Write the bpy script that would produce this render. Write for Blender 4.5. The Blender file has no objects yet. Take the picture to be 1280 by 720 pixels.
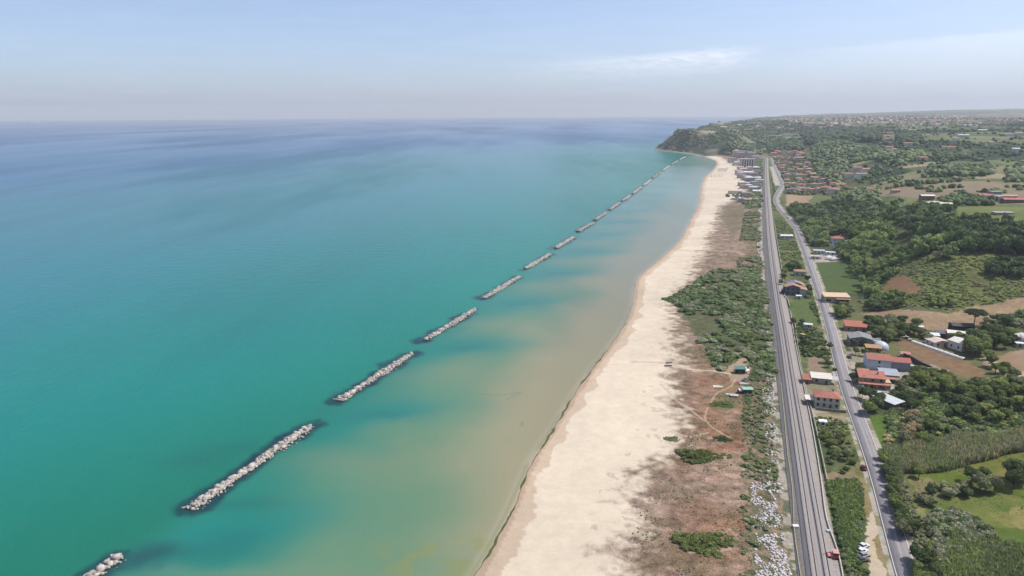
HAZE_D = 1 / 13500.0; SKY_K = 0.125; SUN_E = 3.1; EXPO = 0.5; CLOUD = (6.9, 7.05, 7.5)
import bpy, bmesh, math, random
import numpy as np
from mathutils import Vector, Matrix
random.seed(7); RNG = np.random.default_rng(7)
SC = bpy.context.scene; COL = SC.collection
R = math.radians
# ------------------------------------------------------------------ camera
W0, H0, F = 1280.0, 720.0, 880.0
CAMZ = 140.0
PITCH = math.atan(218.0 / F); ROLL = R(0.30)
CX, CY = 640.0, 360.0
_f = Vector((0, math.cos(PITCH), -math.sin(PITCH)))
_u = Vector((0, math.sin(PITCH), math.cos(PITCH)))
_r = Vector((1, 0, 0))
CR = _r * math.cos(ROLL) - _u * math.sin(ROLL)
CU = _u * math.cos(ROLL) + _r * math.sin(ROLL)
def ray(px, py):
    return (_f * F + CR * (px - CX) - CU * (py - CY)).normalized()
def gz(px, py, z=3.0):
    d = ray(px, py); t = (z - CAMZ) / d.z
    return np.array((d.x * t, d.y * t))
def proj(x, y, z):
    """world -> photo pixel (numpy ok)"""
    x = np.asarray(x, float); y = np.asarray(y, float); dz = np.asarray(z, float) - CAMZ
    a = x * CR.x + y * CR.y + dz * CR.z
    b = x * CU.x + y * CU.y + dz * CU.z
    c = x * _f.x + y * _f.y + dz * _f.z
    return CX + F * a / c, CY - F * b / c
def s2l(*c):
    o = []
    for v in c:
        v = v / 255.0
        o.append(v / 12.92 if v <= 0.04045 else ((v + 0.055) / 1.055) ** 2.4)
    return tuple(o)
cam = bpy.data.cameras.new("camera"); cam.lens = 36.0 * F / W0; cam.clip_start = 1; cam.clip_end = 200000
co = bpy.data.objects.new("camera", cam); COL.objects.link(co)
M = Matrix((CR, CU, -_f)).transposed().to_4x4(); M.translation = (0, 0, CAMZ)
co.matrix_world = M; SC.camera = co
# ------------------------------------------------------------------ numpy noise
def _hash(i, j, s):
    n = (i.astype(np.int64) * 374761393 + j.astype(np.int64) * 668265263 + s * 974711) & 0x7fffffff
    n = ((n ^ (n >> 13)) * 1274126177) & 0x7fffffff
    return ((n ^ (n >> 16)) & 0xffff) / 65535.0
def vnoise(x, y, s=0):
    xi = np.floor(x); yi = np.floor(y); fx = x - xi; fy = y - yi
    fx = fx * fx * (3 - 2 * fx); fy = fy * fy * (3 - 2 * fy)
    a = _hash(xi, yi, s); b = _hash(xi + 1, yi, s); c = _hash(xi, yi + 1, s); d = _hash(xi + 1, yi + 1, s)
    return (a * (1 - fx) + b * fx) * (1 - fy) + (c * (1 - fx) + d * fx) * fy
def fbm(x, y, sc, o=4, s=0):
    v = 0; a = 0.5; t = 0
    for k in range(o):
        v = v + a * vnoise(x / sc + 17.3 * k, y / sc - 9.1 * k, s + k); t += a; a *= 0.5; sc *= 0.5
    return v / t
def sstep(a, b, x):
    t = np.clip((x - a) / (b - a), 0, 1); return t * t * (3 - 2 * t)
def inpoly(x, y, P):
    P = np.asarray(P); r = np.zeros(x.shape, bool)
    lo = P.min(0); hi = P.max(0)
    m = (x >= lo[0]) & (x <= hi[0]) & (y >= lo[1]) & (y <= hi[1])
    if not m.any(): return r
    xx = x[m]; yy = y[m]; c = np.zeros(xx.shape, bool)
    for i in range(len(P)):
        x1, y1 = P[i]; x2, y2 = P[(i + 1) % len(P)]
        if y1 == y2: continue
        c ^= ((y1 > yy) != (y2 > yy)) & (xx < (x2 - x1) * (yy - y1) / (y2 - y1) + x1)
    r[m] = c; return r
def dseg(x, y, P, closed=False):
    """distance to polyline, plus arclength at nearest, plus side sign"""
    P = np.asarray(P); n = len(P) if closed else len(P) - 1
    best = np.full(x.shape, 1e18); al = np.zeros(x.shape); sd = np.zeros(x.shape); acc = 0
    for i in range(n):
        a = P[i]; b = P[(i + 1) % len(P)]; d = b - a; L = math.hypot(*d) + 1e-9
        t = np.clip(((x - a[0]) * d[0] + (y - a[1]) * d[1]) / L / L, 0, 1)
        ex = x - a[0] - d[0] * t; ey = y - a[1] - d[1] * t; q = ex * ex + ey * ey
        m = q < best
        best = np.where(m, q, best); al = np.where(m, acc + t * L, al)
        sd = np.where(m, np.sign((x - a[0]) * d[1] - (y - a[1]) * d[0]), sd); acc += L
    return np.sqrt(best), al, sd
def smooth(P, step):
    """Catmull-Rom resample to roughly even step"""
    P = [np.array(p, float) for p in P]
    Q = [2 * P[0] - P[1]] + P + [2 * P[-1] - P[-2]]; out = []
    for i in range(1, len(Q) - 2):
        a, b, c, d = Q[i - 1], Q[i], Q[i + 1], Q[i + 2]
        n = max(1, int(np.linalg.norm(c - b) / step))
        # centripetal-ish via hermite with limited tangents
        lb = np.linalg.norm(c - b)
        tb = (c - a) / (np.linalg.norm(c - a) + 1e-9) * lb; tc = (d - b) / (np.linalg.norm(d - b) + 1e-9) * lb
        for k in range(n):
            t = k / n; t2 = t * t; t3 = t2 * t
            out.append((2*t3-3*t2+1)*b + (t3-2*t2+t)*tb + (-2*t3+3*t2)*c + (t3-t2)*tc)
    out.append(P[-1]); return np.array(out)
# ------------------------------------------------------------------ plan lines (photo pixel -> ground)
def PL(pts, z=3.0): return [gz(a, b, z) for a, b in pts]
SHORE_PX = [(520,860),(560,775),(592,722),(612,690),(638,640),(655,600),(664,578),(690,540),(720,490),(742,460),(765,430),(785,400),(792,380),(794,360),(800,345),(818,330),(835,315),(850,300),(858,285),(866,270),(872,258),(875,245),(876,235),(881,222),(893,210),(895.5,203),(890,199),(876,195.5),(862,192.5),(845,190.5),(825,188.5),(817,186.5)]
SHORE = PL(SHORE_PX, 0.0)
coast_near = smooth(SHORE, 22)
far = []
def polar(px, dist):
    d = ray(px, 400); a = math.atan2(d.x, d.y); return np.array((math.sin(a) * dist, math.cos(a) * dist))
def azpx(px): return polar(px, 1.0)
back = [polar(826,2950), polar(838,3300), polar(862,4100), polar(900,5800), polar(945,9500), polar(985,15000), polar(1010,22000), polar(1030,29500)]
s0 = coast_near[0]
coast = np.vstack([[s0 + np.array((-60, -420))], [s0 + np.array((-25,-150))], coast_near, back])
LANDPOLY = np.vstack([coast, [[46000, 29500]], [[9000, -420]]])
def coast_sd(x, y):
    d, al, sd = dseg(x, y, coast); ins = inpoly(x, y, LANDPOLY)
    return np.where(ins, d, -d), al
RAIL_PX1 = [(1029,800),(1018,720),(1001,600),(987,500),(974.5,410),(969.2,375),(962,320),(958.6,280),(956.6,240),(956.2,215),(957,196)]
RAIL_PX2 = [(1047,800),(1034.5,720),(1013.5,600),(996,500),(981,410),(974.6,375),(966.6,320),(962.2,280),(959.4,240),(958.3,215),(958.6,196)]
rail1 = smooth(PL(RAIL_PX1, 3.9), 6); rail2 = smooth(PL(RAIL_PX2, 3.9), 6)
railc = smooth([(np.array(a) + np.array(b)) / 2 for a, b in zip(PL(RAIL_PX1, 3.9), PL(RAIL_PX2, 3.9))], 6)
ROAD_PX = [(1163,800),(1134.5,720),(1095,585),(1057.5,480),(1036,400),(1019.5,350),(1007.5,315),(1001.5,300),(996,286),(987,274),(978,264),(971.5,255),(970.5,247),(974.5,239),(978.5,232),(975.5,223),(971,213),(967,205),(963.5,197)]
road = smooth(PL(ROAD_PX, 3.2), 6)
# ------------------------------------------------------------------ terrain height
CTRL = [(1280,720,6),(1180,720,4),(1280,600,6),(1160,600,4),(1280,480,8),(1160,480,5),(1280,420,10),(1180,400,8),(1100,400,5),(1060,370,4),(1080,345,9),(1045,330,5),(1030,300,7),(1120,352,16),(1280,360,22),(1180,355,20),(1280,320,33),(1180,315,32),(1280,290,41),(1180,283,40),(1110,300,24),(1060,285,15),(1020,268,7),(1000,250,5),(1060,262,20),(1110,255,35),(1200,252,45),(1280,250,47),(1020,238,8),(1050,238,16),(1065,222,28),(1110,225,40),(1200,222,50),(1280,205,55),(1030,208,20),(1060,195,42),(1110,195,52),(1000,192,16),(985,183,33),(1030,178,56),(1100,174,66),(1200,172,72),(1280,172,73),(1280,155,88),(1180,155,88),(1100,158,82),(1030,160,74),(1280,148,98),(1180,147.5,100),(1090,149,98),(1020,152,92),
 (960,181,30),(958,171,48),(965,160,72),(970,153,90),(820,186,3),(845,166,60),(845,163,70),(865,158,82),(880,155,86),(900,155,86),(920,154,83),(940,152.5,86),(870,177,26),(900,177,26),(900,165,57),(870,166,57),(930,172,44),(930,163,66),(915,187,10),(935,187,8)]
_cp = []
for a, b, z in CTRL:
    p = gz(a, b, z); _cp.append((math.atan2(p[0], p[1]), math.log(math.hypot(*p)), z))
for p, z in [(polar(1280,12500),162),(polar(1160,13500),158),(polar(1060,15000),120),(polar(1000,15000),100),(polar(1380,12500),165),(polar(1280,24000),150),(polar(1100,24000),110),(polar(1400,300),8),(polar(1500,600),50),(polar(1500,2000),80),(polar(1500,100),6),(polar(900,30),4),(polar(1280,9300),112),(polar(1120,9300),108)]:
    _cp.append((math.atan2(p[0], p[1]), math.log(math.hypot(*p)), z))
_cp = np.array(_cp)
def _tp(r2): return np.where(r2 > 1e-12, r2 * np.log(r2 + 1e-12), 0)
_sx = 3.0
def _feat(az, ld): return az * _sx, ld
_A = _cp[:, 0] * _sx; _B = _cp[:, 1]; _n = len(_cp)
_K = _tp((_A[:, None] - _A) ** 2 + (_B[:, None] - _B) ** 2) + np.eye(_n) * 0.004
_P = np.stack([np.ones(_n), _A, _B], 1)
_S = np.block([[_K, _P], [_P.T, np.zeros((3, 3))]])
_w = np.linalg.solve(_S, np.concatenate([_cp[:, 2], np.zeros(3)]))
AZT = [math.atan2(*azpx(q)) for q in (818, 850, 905, 960)]
def height(x, y, sd=None):
    x = np.asarray(x, float); y = np.asarray(y, float); shp = x.shape; x = x.ravel(); y = y.ravel()
    D = np.hypot(x, y); az = np.arctan2(x, y) * _sx; ld = np.log(np.maximum(D, 20))
    z = np.full(x.shape, _w[_n]) + _w[_n + 1] * az + _w[_n + 2] * ld
    for i in range(_n): z += _w[i] * _tp((az - _A[i]) ** 2 + (ld - _B[i]) ** 2)
    z = np.clip(z, 3.0, 230)
    dr, _, sr = dseg(x, y, railc[::12]); do, _, so = dseg(x, y, road[::6])
    # everything seaward of the railway is the plain; inland rises away from the road
    m = np.where(so > 0, sstep(12, 70, do), 0.0)
    m = np.where((so > 0) & (do < 12), 0, m)
    farm = sstep(2330, 2480, D)
    sea_side = (sr < 0)
    m = np.where(sea_side & (D < 2480), 0, m)
    m = np.maximum(m, farm)
    if sd is None: sd, _ = coast_sd(x, y)
    sd = np.asarray(sd).ravel()
    ax_ = np.arctan2(x, y); hp = np.interp(ax_, [AZT[0], AZT[1], AZT[2], AZT[3]], [55, 85, 300, 900]); hk = ((D > 2500) & (D < 3900) & (ax_ < AZT[3])).astype(float) * np.interp(ax_, [AZT[2], AZT[3]], [1, 0])
    top_ = 74 * sstep(0, 1, (sd + (fbm(x, y, 70, 3, 15) - .5) * 50) / hp) * sstep(3900, 3500, D); z = np.maximum(z, top_ * hk)
    rough = (fbm(x, y, 60, 4, 3) - 0.5) * np.clip((z - 4) * 0.25, 0, 1) * np.where(D > 3500, 14, 7) + (fbm(x, y, 900, 3, 5) - .5) * np.clip((D - 2500) / 3000, 0, 1) * 22
    z = 3.0 + (z - 3.0 + rough) * m
    if sd is None: sd, _ = coast_sd(x, y)
    if sd.shape != x.shape: sd = sd.ravel()
    beach = 0.045 * sd + np.maximum(sd - 70, 0) * 1.0 + (fbm(x, y, 25, 2, 9) - .5) * 0.25 * sstep(4, 20, sd)
    cliff = 0.9 * sd + (fbm(x, y, 40, 4, 11) - .5) * 30 * sstep(0, 30, sd)
    cap = beach * (1 - farm) + cliff * farm
    cap = np.where(sd < 0, np.maximum(sd * 0.06, -3), cap)
    z = np.minimum(np.maximum(z, 2.6), cap)
    # sand/dune relief
    dune = (D < 2400) & sea_side & (sd > 45) & (dr > 16)
    z = z + np.where(dune, (fbm(x, y, 14, 3, 21) - .45) * 0.9 * sstep(45, 60, sd) * sstep(16, 22, dr), 0)
    return z.reshape(shp)
def hz(x, y): return float(height(np.array([x]), np.array([y]))[0])
def gp(px, py, extra=0.0):
    """pixel -> ground point by marching down the terrain"""
    d = ray(px, py)
    ts = np.concatenate([np.linspace(150, 1400, 420), np.geomspace(1405, 26000, 500)])
    z = height(ts * d.x, ts * d.y) + extra; zz = CAMZ + ts * d.z
    k = np.argmax(zz < z)
    if k == 0: t = ts[-1]
    else:
        a = zz[k-1] - z[k-1]; b = z[k] - zz[k]; t = ts[k-1] + (ts[k] - ts[k-1]) * a / (a + b + 1e-9)
    x, y = d.x * t, d.y * t
    return np.array((x, y, hz(x, y)))
def GP(pts): return [gp(a, b)[:2] for a, b in pts]
def pxm(p):
    """photo pixels per metre at world point"""
    v = Vector((p[0], p[1], (p[2] if len(p) > 2 else 3) - CAMZ)); return F / v.dot(_f)
# ------------------------------------------------------------------ materials
def newmat(name, rough=0.9, spec=0.3):
    m = bpy.data.materials.new(name); m.use_nodes = True
    b = m.node_tree.nodes["Principled BSDF"]; b.inputs["Roughness"].default_value = rough
    b.inputs["Specular IOR Level"].default_value = spec
    return m, m.node_tree, b
def nnode(nt, typ, **kw):
    n = nt.nodes.new(typ)
    for k, v in kw.items():
        if k in n.inputs: n.inputs[k].default_value = v
        else: setattr(n, k, v)
    return n
def mathn(nt, op, a, b=None, clamp=False):
    n = nt.nodes.new("ShaderNodeMath"); n.operation = op; n.use_clamp = clamp
    for i, v in enumerate((a, b)):
        if v is None: continue
        if hasattr(v, "links"): nt.links.new(v, n.inputs[i])
        else: n.inputs[i].default_value = v
    return n.outputs[0]
def noise(nt, scale, detail=3, rough=0.6, vec=None, dim='3D'):
    n = nt.nodes.new("ShaderNodeTexNoise"); n.inputs["Scale"].default_value = scale
    n.inputs["Detail"].default_value = detail; n.inputs["Roughness"].default_value = rough
    if vec is not None: nt.links.new(vec, n.inputs["Vector"])
    return n.outputs[0]
def objco(nt):
    return nt.nodes.new("ShaderNodeTexCoord").outputs["Object"]
def geopos(nt):
    return nt.nodes.new("ShaderNodeNewGeometry").outputs["Position"]
def mixc(nt, f, a, b, mode='MIX'):
    n = nt.nodes.new("ShaderNodeMix"); n.data_type = 'RGBA'; n.blend_type = mode
    for i, v in ((0, f), (6, a), (7, b)):
        if hasattr(v, "links"): nt.links.new(v, n.inputs[i])
        elif i == 0: n.inputs[0].default_value = v
        else: n.inputs[i].default_value = (v[0], v[1], v[2], 1)
    return n.outputs[2]
def ramp(nt, f, stops):
    n = nt.nodes.new("ShaderNodeValToRGB"); e = n.color_ramp.elements
    while len(e) < len(stops): e.new(0.5)
    for k, (p, c) in enumerate(stops):
        e[k].position = p; e[k].color = (c[0], c[1], c[2], 1) if hasattr(c, "__len__") else (c, c, c, 1)
    nt.links.new(f, n.inputs[0]); return n.outputs[0]
def maprange(nt, v, a, b, c, d):
    n = nt.nodes.new("ShaderNodeMapRange"); nt.links.new(v, n.inputs[0])
    for i, q in enumerate((a, b, c, d)): n.inputs[i + 1].default_value = q
    return n.outputs[0]
_mats = {}
def wall_mat(col, var=0.25, scale=0.6, rough=0.9, name=None, spec=0.2):
    """weathered plain surface: base colour with two scales of grime"""
    key = ('w', tuple(round(c, 3) for c in col), var, scale, rough)
    if key in _mats: return _mats[key]
    m, nt, b = newmat(name or "weathered surface", rough, spec)
    p = geopos(nt); n1 = noise(nt, scale, 4, 0.65, p); n2 = noise(nt, scale * 6, 3, 0.6, p)
    f = mathn(nt, 'ADD', mathn(nt, 'MULTIPLY', n1, 0.65), mathn(nt, 'MULTIPLY', n2, 0.35))
    lo = [c * (1 - var * 1.5) for c in col]; hi = [min(1, c * (1 + var)) for c in col]
    nt.links.new(ramp(nt, f, [(0.3, lo), (0.7, hi)]), b.inputs["Base Color"])
    _mats[key] = m; return m
def roof_mat(col, name="clay tile roof"):
    key = ('r', tuple(round(c, 3) for c in col))
    if key in _mats: return _mats[key]
    m, nt, b = newmat(name, 0.85, 0.2)
    p = objco(nt)
    w = nt.nodes.new("ShaderNodeTexWave"); w.inputs["Scale"].default_value = 1.1; w.inputs["Distortion"].default_value = 0.6
    w.bands_direction = 'X'; nt.links.new(p, w.inputs["Vector"])
    n1 = noise(nt, 0.7, 4, 0.7, geopos(nt)); n2 = noise(nt, 5.0, 3, 0.7, geopos(nt))
    f = mathn(nt, 'ADD', mathn(nt, 'MULTIPLY', n1, 0.5), mathn(nt, 'ADD', mathn(nt, 'MULTIPLY', n2, 0.35), mathn(nt, 'MULTIPLY', w.outputs[1], 0.15)))
    lo = [col[0] * .62, col[1] * .62, col[2] * .65]; hi = [min(1, col[0] * 1.2), min(1, col[1] * 1.28), min(1, col[2] * 1.3)]
    nt.links.new(ramp(nt, f, [(0.32, lo), (0.68, hi)]), b.inputs["Base Color"])
    bp = nt.nodes.new("ShaderNodeBump"); bp.inputs["Distance"].default_value = 0.06; bp.inputs["Strength"].default_value = 0.6
    nt.links.new(w.outputs[1], bp.inputs["Height"]); nt.links.new(bp.outputs[0], b.inputs["Normal"])
    _mats[key] = m; return m
def leaf_mat(name, col, var=0.5, hueshift=(1.25, 1.1, 0.8), obj_rand=0.3):
    m, nt, b = newmat(name, 0.75, 0.15)
    n1 = noise(nt, 0.55, 4, 0.7, geopos(nt))
    lo = [c * (1 - var) for c in col]; hi = [c * (1 + var) * h for c, h in zip(col, hueshift)]
    c = ramp(nt, n1, [(0.3, lo), (0.55, col), (0.75, hi)])
    oi = nt.nodes.new("ShaderNodeObjectInfo")
    g = maprange(nt, oi.outputs["Random"], 0, 1, 1 - obj_rand, 1 + obj_rand)
    vm = nt.nodes.new("ShaderNodeVectorMath"); vm.operation = 'SCALE'; nt.links.new(c, vm.inputs[0]); nt.links.new(g, vm.inputs["Scale"])
    nt.links.new(vm.outputs[0], b.inputs["Base Color"])
    tr = nt.nodes.new("ShaderNodeBsdfTranslucent"); nt.links.new(vm.outputs[0], tr.inputs[0])
    mx = nt.nodes.new("ShaderNodeMixShader"); mx.inputs[0].default_value = 0.36
    out = nt.nodes["Material Output"]; nt.links.new(b.outputs[0], mx.inputs[1]); nt.links.new(tr.outputs[0], mx.inputs[2]); nt.links.new(mx.outputs[0], out.inputs[0])
    return m
def attr_leaf_mat(name, spec=0.1):
    """foliage whose own colour comes from a per-clump colour attribute"""
    m, nt, b = newmat(name, 0.8, spec)
    a = nt.nodes.new("ShaderNodeAttribute"); a.attribute_name = "Col"
    n1 = noise(nt, 0.8, 3, 0.7, geopos(nt)); g = maprange(nt, n1, 0.3, 0.7, 0.65, 1.4)
    vm = nt.nodes.new("ShaderNodeVectorMath"); vm.operation = 'SCALE'; nt.links.new(a.outputs[0], vm.inputs[0]); nt.links.new(g, vm.inputs["Scale"])
    nt.links.new(vm.outputs[0], b.inputs["Base Color"])
    tr = nt.nodes.new("ShaderNodeBsdfTranslucent"); nt.links.new(vm.outputs[0], tr.inputs[0])
    mx = nt.nodes.new("ShaderNodeMixShader"); mx.inputs[0].default_value = 0.34
    out = nt.nodes["Material Output"]; nt.links.new(b.outputs[0], mx.inputs[1]); nt.links.new(tr.outputs[0], mx.inputs[2]); nt.links.new(mx.outputs[0], out.inputs[0])
    return m
# ------------------------------------------------------------------ object helpers
def link(name, me, mat=None, parent=None, loc=None, rz=None):
    o = bpy.data.objects.new(name, me); COL.objects.link(o)
    if mat is not None and me is not None: me.materials.append(mat)
    if parent is not None: o.parent = parent
    if loc is not None: o.location = loc
    if rz is not None: o.rotation_euler = (0, 0, rz)
    return o
def mesh_np(name, V, Fc, smooth=False, col=None, nper=None):
    """V (n,3) and F (m,k) arrays -> mesh"""
    me = bpy.data.meshes.new(name); V = np.asarray(V, np.float32); Fc = np.asarray(Fc, np.int32)
    k = Fc.shape[1]; me.vertices.add(len(V)); me.vertices.foreach_set("co", V.ravel())
    me.loops.add(Fc.size); me.loops.foreach_set("vertex_index", Fc.ravel())
    me.polygons.add(len(Fc)); me.polygons.foreach_set("loop_start", np.arange(len(Fc), dtype=np.int32) * k)
    if smooth: me.polygons.foreach_set("use_smooth", np.ones(len(Fc), bool))
    me.update(calc_edges=True)
    if col is not None:
        a = me.color_attributes.new("Col", 'FLOAT_COLOR', 'POINT')
        c = np.ones((len(V), 4), np.float32); c[:, :col.shape[1]] = col; a.data.foreach_set("color", c.ravel())
    return me
def tag(o, label=None, cat=None, group=None, kind=None):
    if label: o["label"] = label
    if cat: o["category"] = cat
    if group: o["group"] = group
    if kind: o["kind"] = kind
    return o
def empty(name, loc, rz=0.0, label=None, cat=None, group=None):
    o = bpy.data.objects.new(name, None); COL.objects.link(o); o.location = loc; o.rotation_euler = (0, 0, rz)
    o.empty_display_size = 0.5
    return tag(o, label, cat, group)
# ------------------------------------------------------------------ ground sheet
print("terrain")
azs = np.concatenate([np.arange(-62, -10, 1.0), np.arange(-10, 3, 0.25), np.arange(3, 42, 0.085), np.arange(42, 90, 1.0)])
azs = np.radians(azs)
dep = []
d = 30.0
while d < 25500:
    dep.append(d)
    st = d * d / (CAMZ * 704) * 1.0
    if d < 160: st = 6
    elif d < 420: st = max(0.42, st * 0.8)
    elif d < 1000: st = min(st, 1.9)
    elif d < 2700: st = min(st, 5.5)
    elif d < 5000: st = min(st, 12)
    else: st = d * 0.006
    d += st
dep = np.array(dep); print("grid", len(azs), len(dep))
AZ, DD = np.meshgrid(azs, dep)
X = np.sin(AZ) * DD; Y = np.cos(AZ) * DD
xs = X.ravel(); ys = Y.ravel(); DF = DD.ravel()
SD, AL = coast_sd(xs, ys)
keep = SD > -(6 + DF * 0.01)
Z = np.full(xs.shape, -3.0); Z[keep] = height(xs[keep], ys[keep], SD[keep])
nr, nc = AZ.shape
idx = np.arange(nr * nc).reshape(nr, nc)
Q = np.stack([idx[:-1, :-1], idx[:-1, 1:], idx[1:, 1:], idx[1:, :-1]], -1).reshape(-1, 4)
Q = Q[keep[Q].all(1)]
used = np.zeros(nr * nc, bool); used[Q.ravel()] = True
remap = np.cumsum(used) - 1; Q = remap[Q]
x = xs[used]; y = ys[used]; z = Z[used]; sd = SD[used]; D = DF[used]
Q = Q[:, ::-1]
print("land verts", len(x))
# colours (own colour of the ground)
C = np.zeros((len(x), 3)); G = np.full(len(x), 0.7)   # G: how strongly fine grain shows
def C3(r, g, b, k=0.62):
    return np.array(s2l(r, g, b)) * k
n60 = fbm(x, y, 60, 4, 31); n12 = fbm(x, y, 12, 4, 37); n4 = fbm(x, y, 4, 3, 41); n200 = fbm(x, y, 220, 3, 43)
dr, ar, srr = dseg(x, y, railc[::3]); do, ao, soo = dseg(x, y, road[::3])
def mix(a, b, t): return a * (1 - t[:, None]) + b * t[:, None]
# base scrub
base = mix(C3(88,98,66), C3(120,122,82), sstep(.38,.62,n60)); base = mix(base, C3(140,130,95), sstep(.6,.75,n12)*.5)
C[:] = base
# patchwork of fields on the plateau
def voronoi(x, y, sx, sy, rot, seed):
    c, s = math.cos(rot), math.sin(rot); u = (x * c + y * s) / sx; v = (-x * s + y * c) / sy
    ui = np.floor(u); vi = np.floor(v); best = np.full(x.shape, 9e9); b2 = best.copy(); bid = np.zeros(x.shape)
    for a in (-1, 0, 1):
        for b in (-1, 0, 1):
            ca = ui + a; cb = vi + b
            px_ = ca + 0.15 + 0.7 * _hash(ca, cb, seed); py_ = cb + 0.15 + 0.7 * _hash(ca, cb, seed + 1)
            q = np.maximum(np.abs(u - px_), np.abs(v - py_)) ; h = _hash(ca, cb, seed + 2)
            m = q < best; b2 = np.where(m, best, np.minimum(b2, q)); best = np.where(m, q, best); bid = np.where(m, h, bid)
    return bid, b2 - best
ROT = -0.33
idn, edn = voronoi(x, y, 95, 60, ROT, 5); idf, edf = voronoi(x, y, 230, 150, ROT + .2, 8)
farw = sstep(1500, 2300, D)
pal = np.array([C3(112,122,80), C3(98,112,68), C3(140,142,100), C3(150,138,112), C3(84,98,62), C3(120,130,82), C3(160,146,118), C3(104,112,80), C3(92,106,66), C3(132,132,94)])
def pick(i): return pal[np.minimum((i * 10).astype(int), 9)]
patch = mix(pick(idn), pick(idf), farw)
patch *= (1.10 + 0.24 * n60)[:, None]
# crop rows on near fields
rowp = np.where((np.minimum((idn * 10).astype(int), 9) % 2) == 0, 0.5 + 0.5 * np.sin((x * math.cos(0.33) - y * math.sin(.33)) * 2 * math.pi / 7.5), 0.5)
patch *= (0.86 + 0.28 * rowp * (1 - farw) + .14 * farw)[:, None]
edge = np.where(farw > .5, edf * 1.6, edn)
patch = mix(patch, np.tile(C3(62,76,50), (len(x), 1)), (edge < 0.05 + 0.10 * n12) * (n60 > .40) * 1.0)
plateau = sstep(24, 34, z + (n60 - .5) * 10) * (soo > 0)
plateau = np.where(D > 2350, 1.0, plateau)
C = mix(C, patch, plateau)
# dark woods on far country
wood = sstep(0.53, 0.57, fbm(x, y, 330, 4, 77)) * sstep(900, 1300, D) * sstep(24, 40, z)
C = mix(C, np.tile(C3(62,78,56), (len(x), 1)), wood)
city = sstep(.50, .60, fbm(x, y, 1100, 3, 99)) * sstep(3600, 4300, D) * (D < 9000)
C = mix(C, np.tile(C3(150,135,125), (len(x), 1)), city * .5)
JX = (fbm(x, y, 9, 3, 51) - .5) * 2 + (fbm(x, y, 2.2, 2, 53) - .5) * 2.2; JY = (fbm(x, y, 9, 3, 61) - .5) * 2 + (fbm(x, y, 2.2, 2, 63) - .5) * 2.2
def paint(pts, col, jit=3.0, t=1.0, grain=None, worldpts=None, col2=None, nz=None, lim=None):
    P = worldpts if worldpts is not None else GP(pts)
    jx = JX * jit; jy = JY * jit
    m = inpoly(x + jx, y + jy, P)
    if lim is not None: m &= lim
    c = np.tile(col, (m.sum(), 1))
    if col2 is not None:
        q = (n12 if nz is None else nz)[m]; c = mix(c, np.tile(col2, (m.sum(), 1)), sstep(.42, .6, q))
    C[m] = C[m] * (1 - t) + c * t
    if grain is not None: G[m] = grain
# --- inland near paints
TAN = C3(190,162,128); TAN2 = C3(172,146,116)
paint([(1100,228),(1180,226),(1290,228),(1300,256),(1210,254),(1100,246)], C3(160,142,118), 3, 1, .3, col2=C3(150,138,110), nz=n60)
paint([(1180,258),(1300,258),(1310,290),(1230,288),(1190,276)], C3(118,130,74), 3, 1, .5, col2=C3(134,138,84), nz=n60)
paint([(1135,248),(1170,250),(1168,258),(1135,256)], C3(140,142,88), 2)
paint([(1060,330),(1130,300),(1280,318),(1320,330),(1320,372),(1220,384),(1180,392),(1078,380)], C3(104,110,66), 6, 1, 1.2, col2=C3(128,130,80))
paint([(1140,325),(1215,322),(1290,318),(1300,372),(1190,388)], C3(112,114,70), 6, 1, 1.0, col2=C3(128,134,76), nz=n4)
paint([(1076,392),(1100,385),(1150,389),(1185,392),(1222,383),(1262,374),(1330,362),(1330,400),(1260,404),(1220,413),(1150,414),(1110,404)], TAN, 1.5, 1, .6, col2=TAN2, nz=n60)
paint([(1120,428),(1136,424),(1205,448),(1232,466),(1228,474),(1200,470),(1168,458),(1130,446)], C3(176,146,112), 1.2, 1, .6, col2=C3(150,122,92), nz=n60)
paint([(1236,462),(1226,452),(1262,440),(1300,430),(1330,440),(1330,480),(1280,474)], C3(186,158,132), 1, 1, .25, col2=C3(170,142,112), nz=n60)
paint([(1224,448),(1236,445),(1262,462),(1300,470),(1300,476),(1258,470)], C3(212,190,162), .8, 1, .2)
paint([(1104,362),(1112,350),(1122,345),(1136,345),(1140,352),(1152,360),(1150,368),(1128,370)], C3(160,126,94), 1, 1, .4)
paint([(1040,376),(1060,374),(1100,380),(1104,388),(1078,392),(1050,390)], C3(110,112,76), 2, 1, .8)
paint([(1018,328),(1055,326),(1068,334),(1082,352),(1076,362),(1062,366),(1032,362)], C3(92,110,64), 1, 1, .5, col2=C3(102,116,72), nz=n60)
paint([(1008,320),(1044,315),(1050,326),(1018,328)], C3(190,180,170), 1, 1, .3)
paint([(984,243),(1019,242),(1008,256),(982,257)], C3(186,160,128), 2, 1, .3)
paint([(1019,242),(1048,244),(1040,258),(1008,257)], C3(122,132,82), 2, 1, .4)
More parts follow.
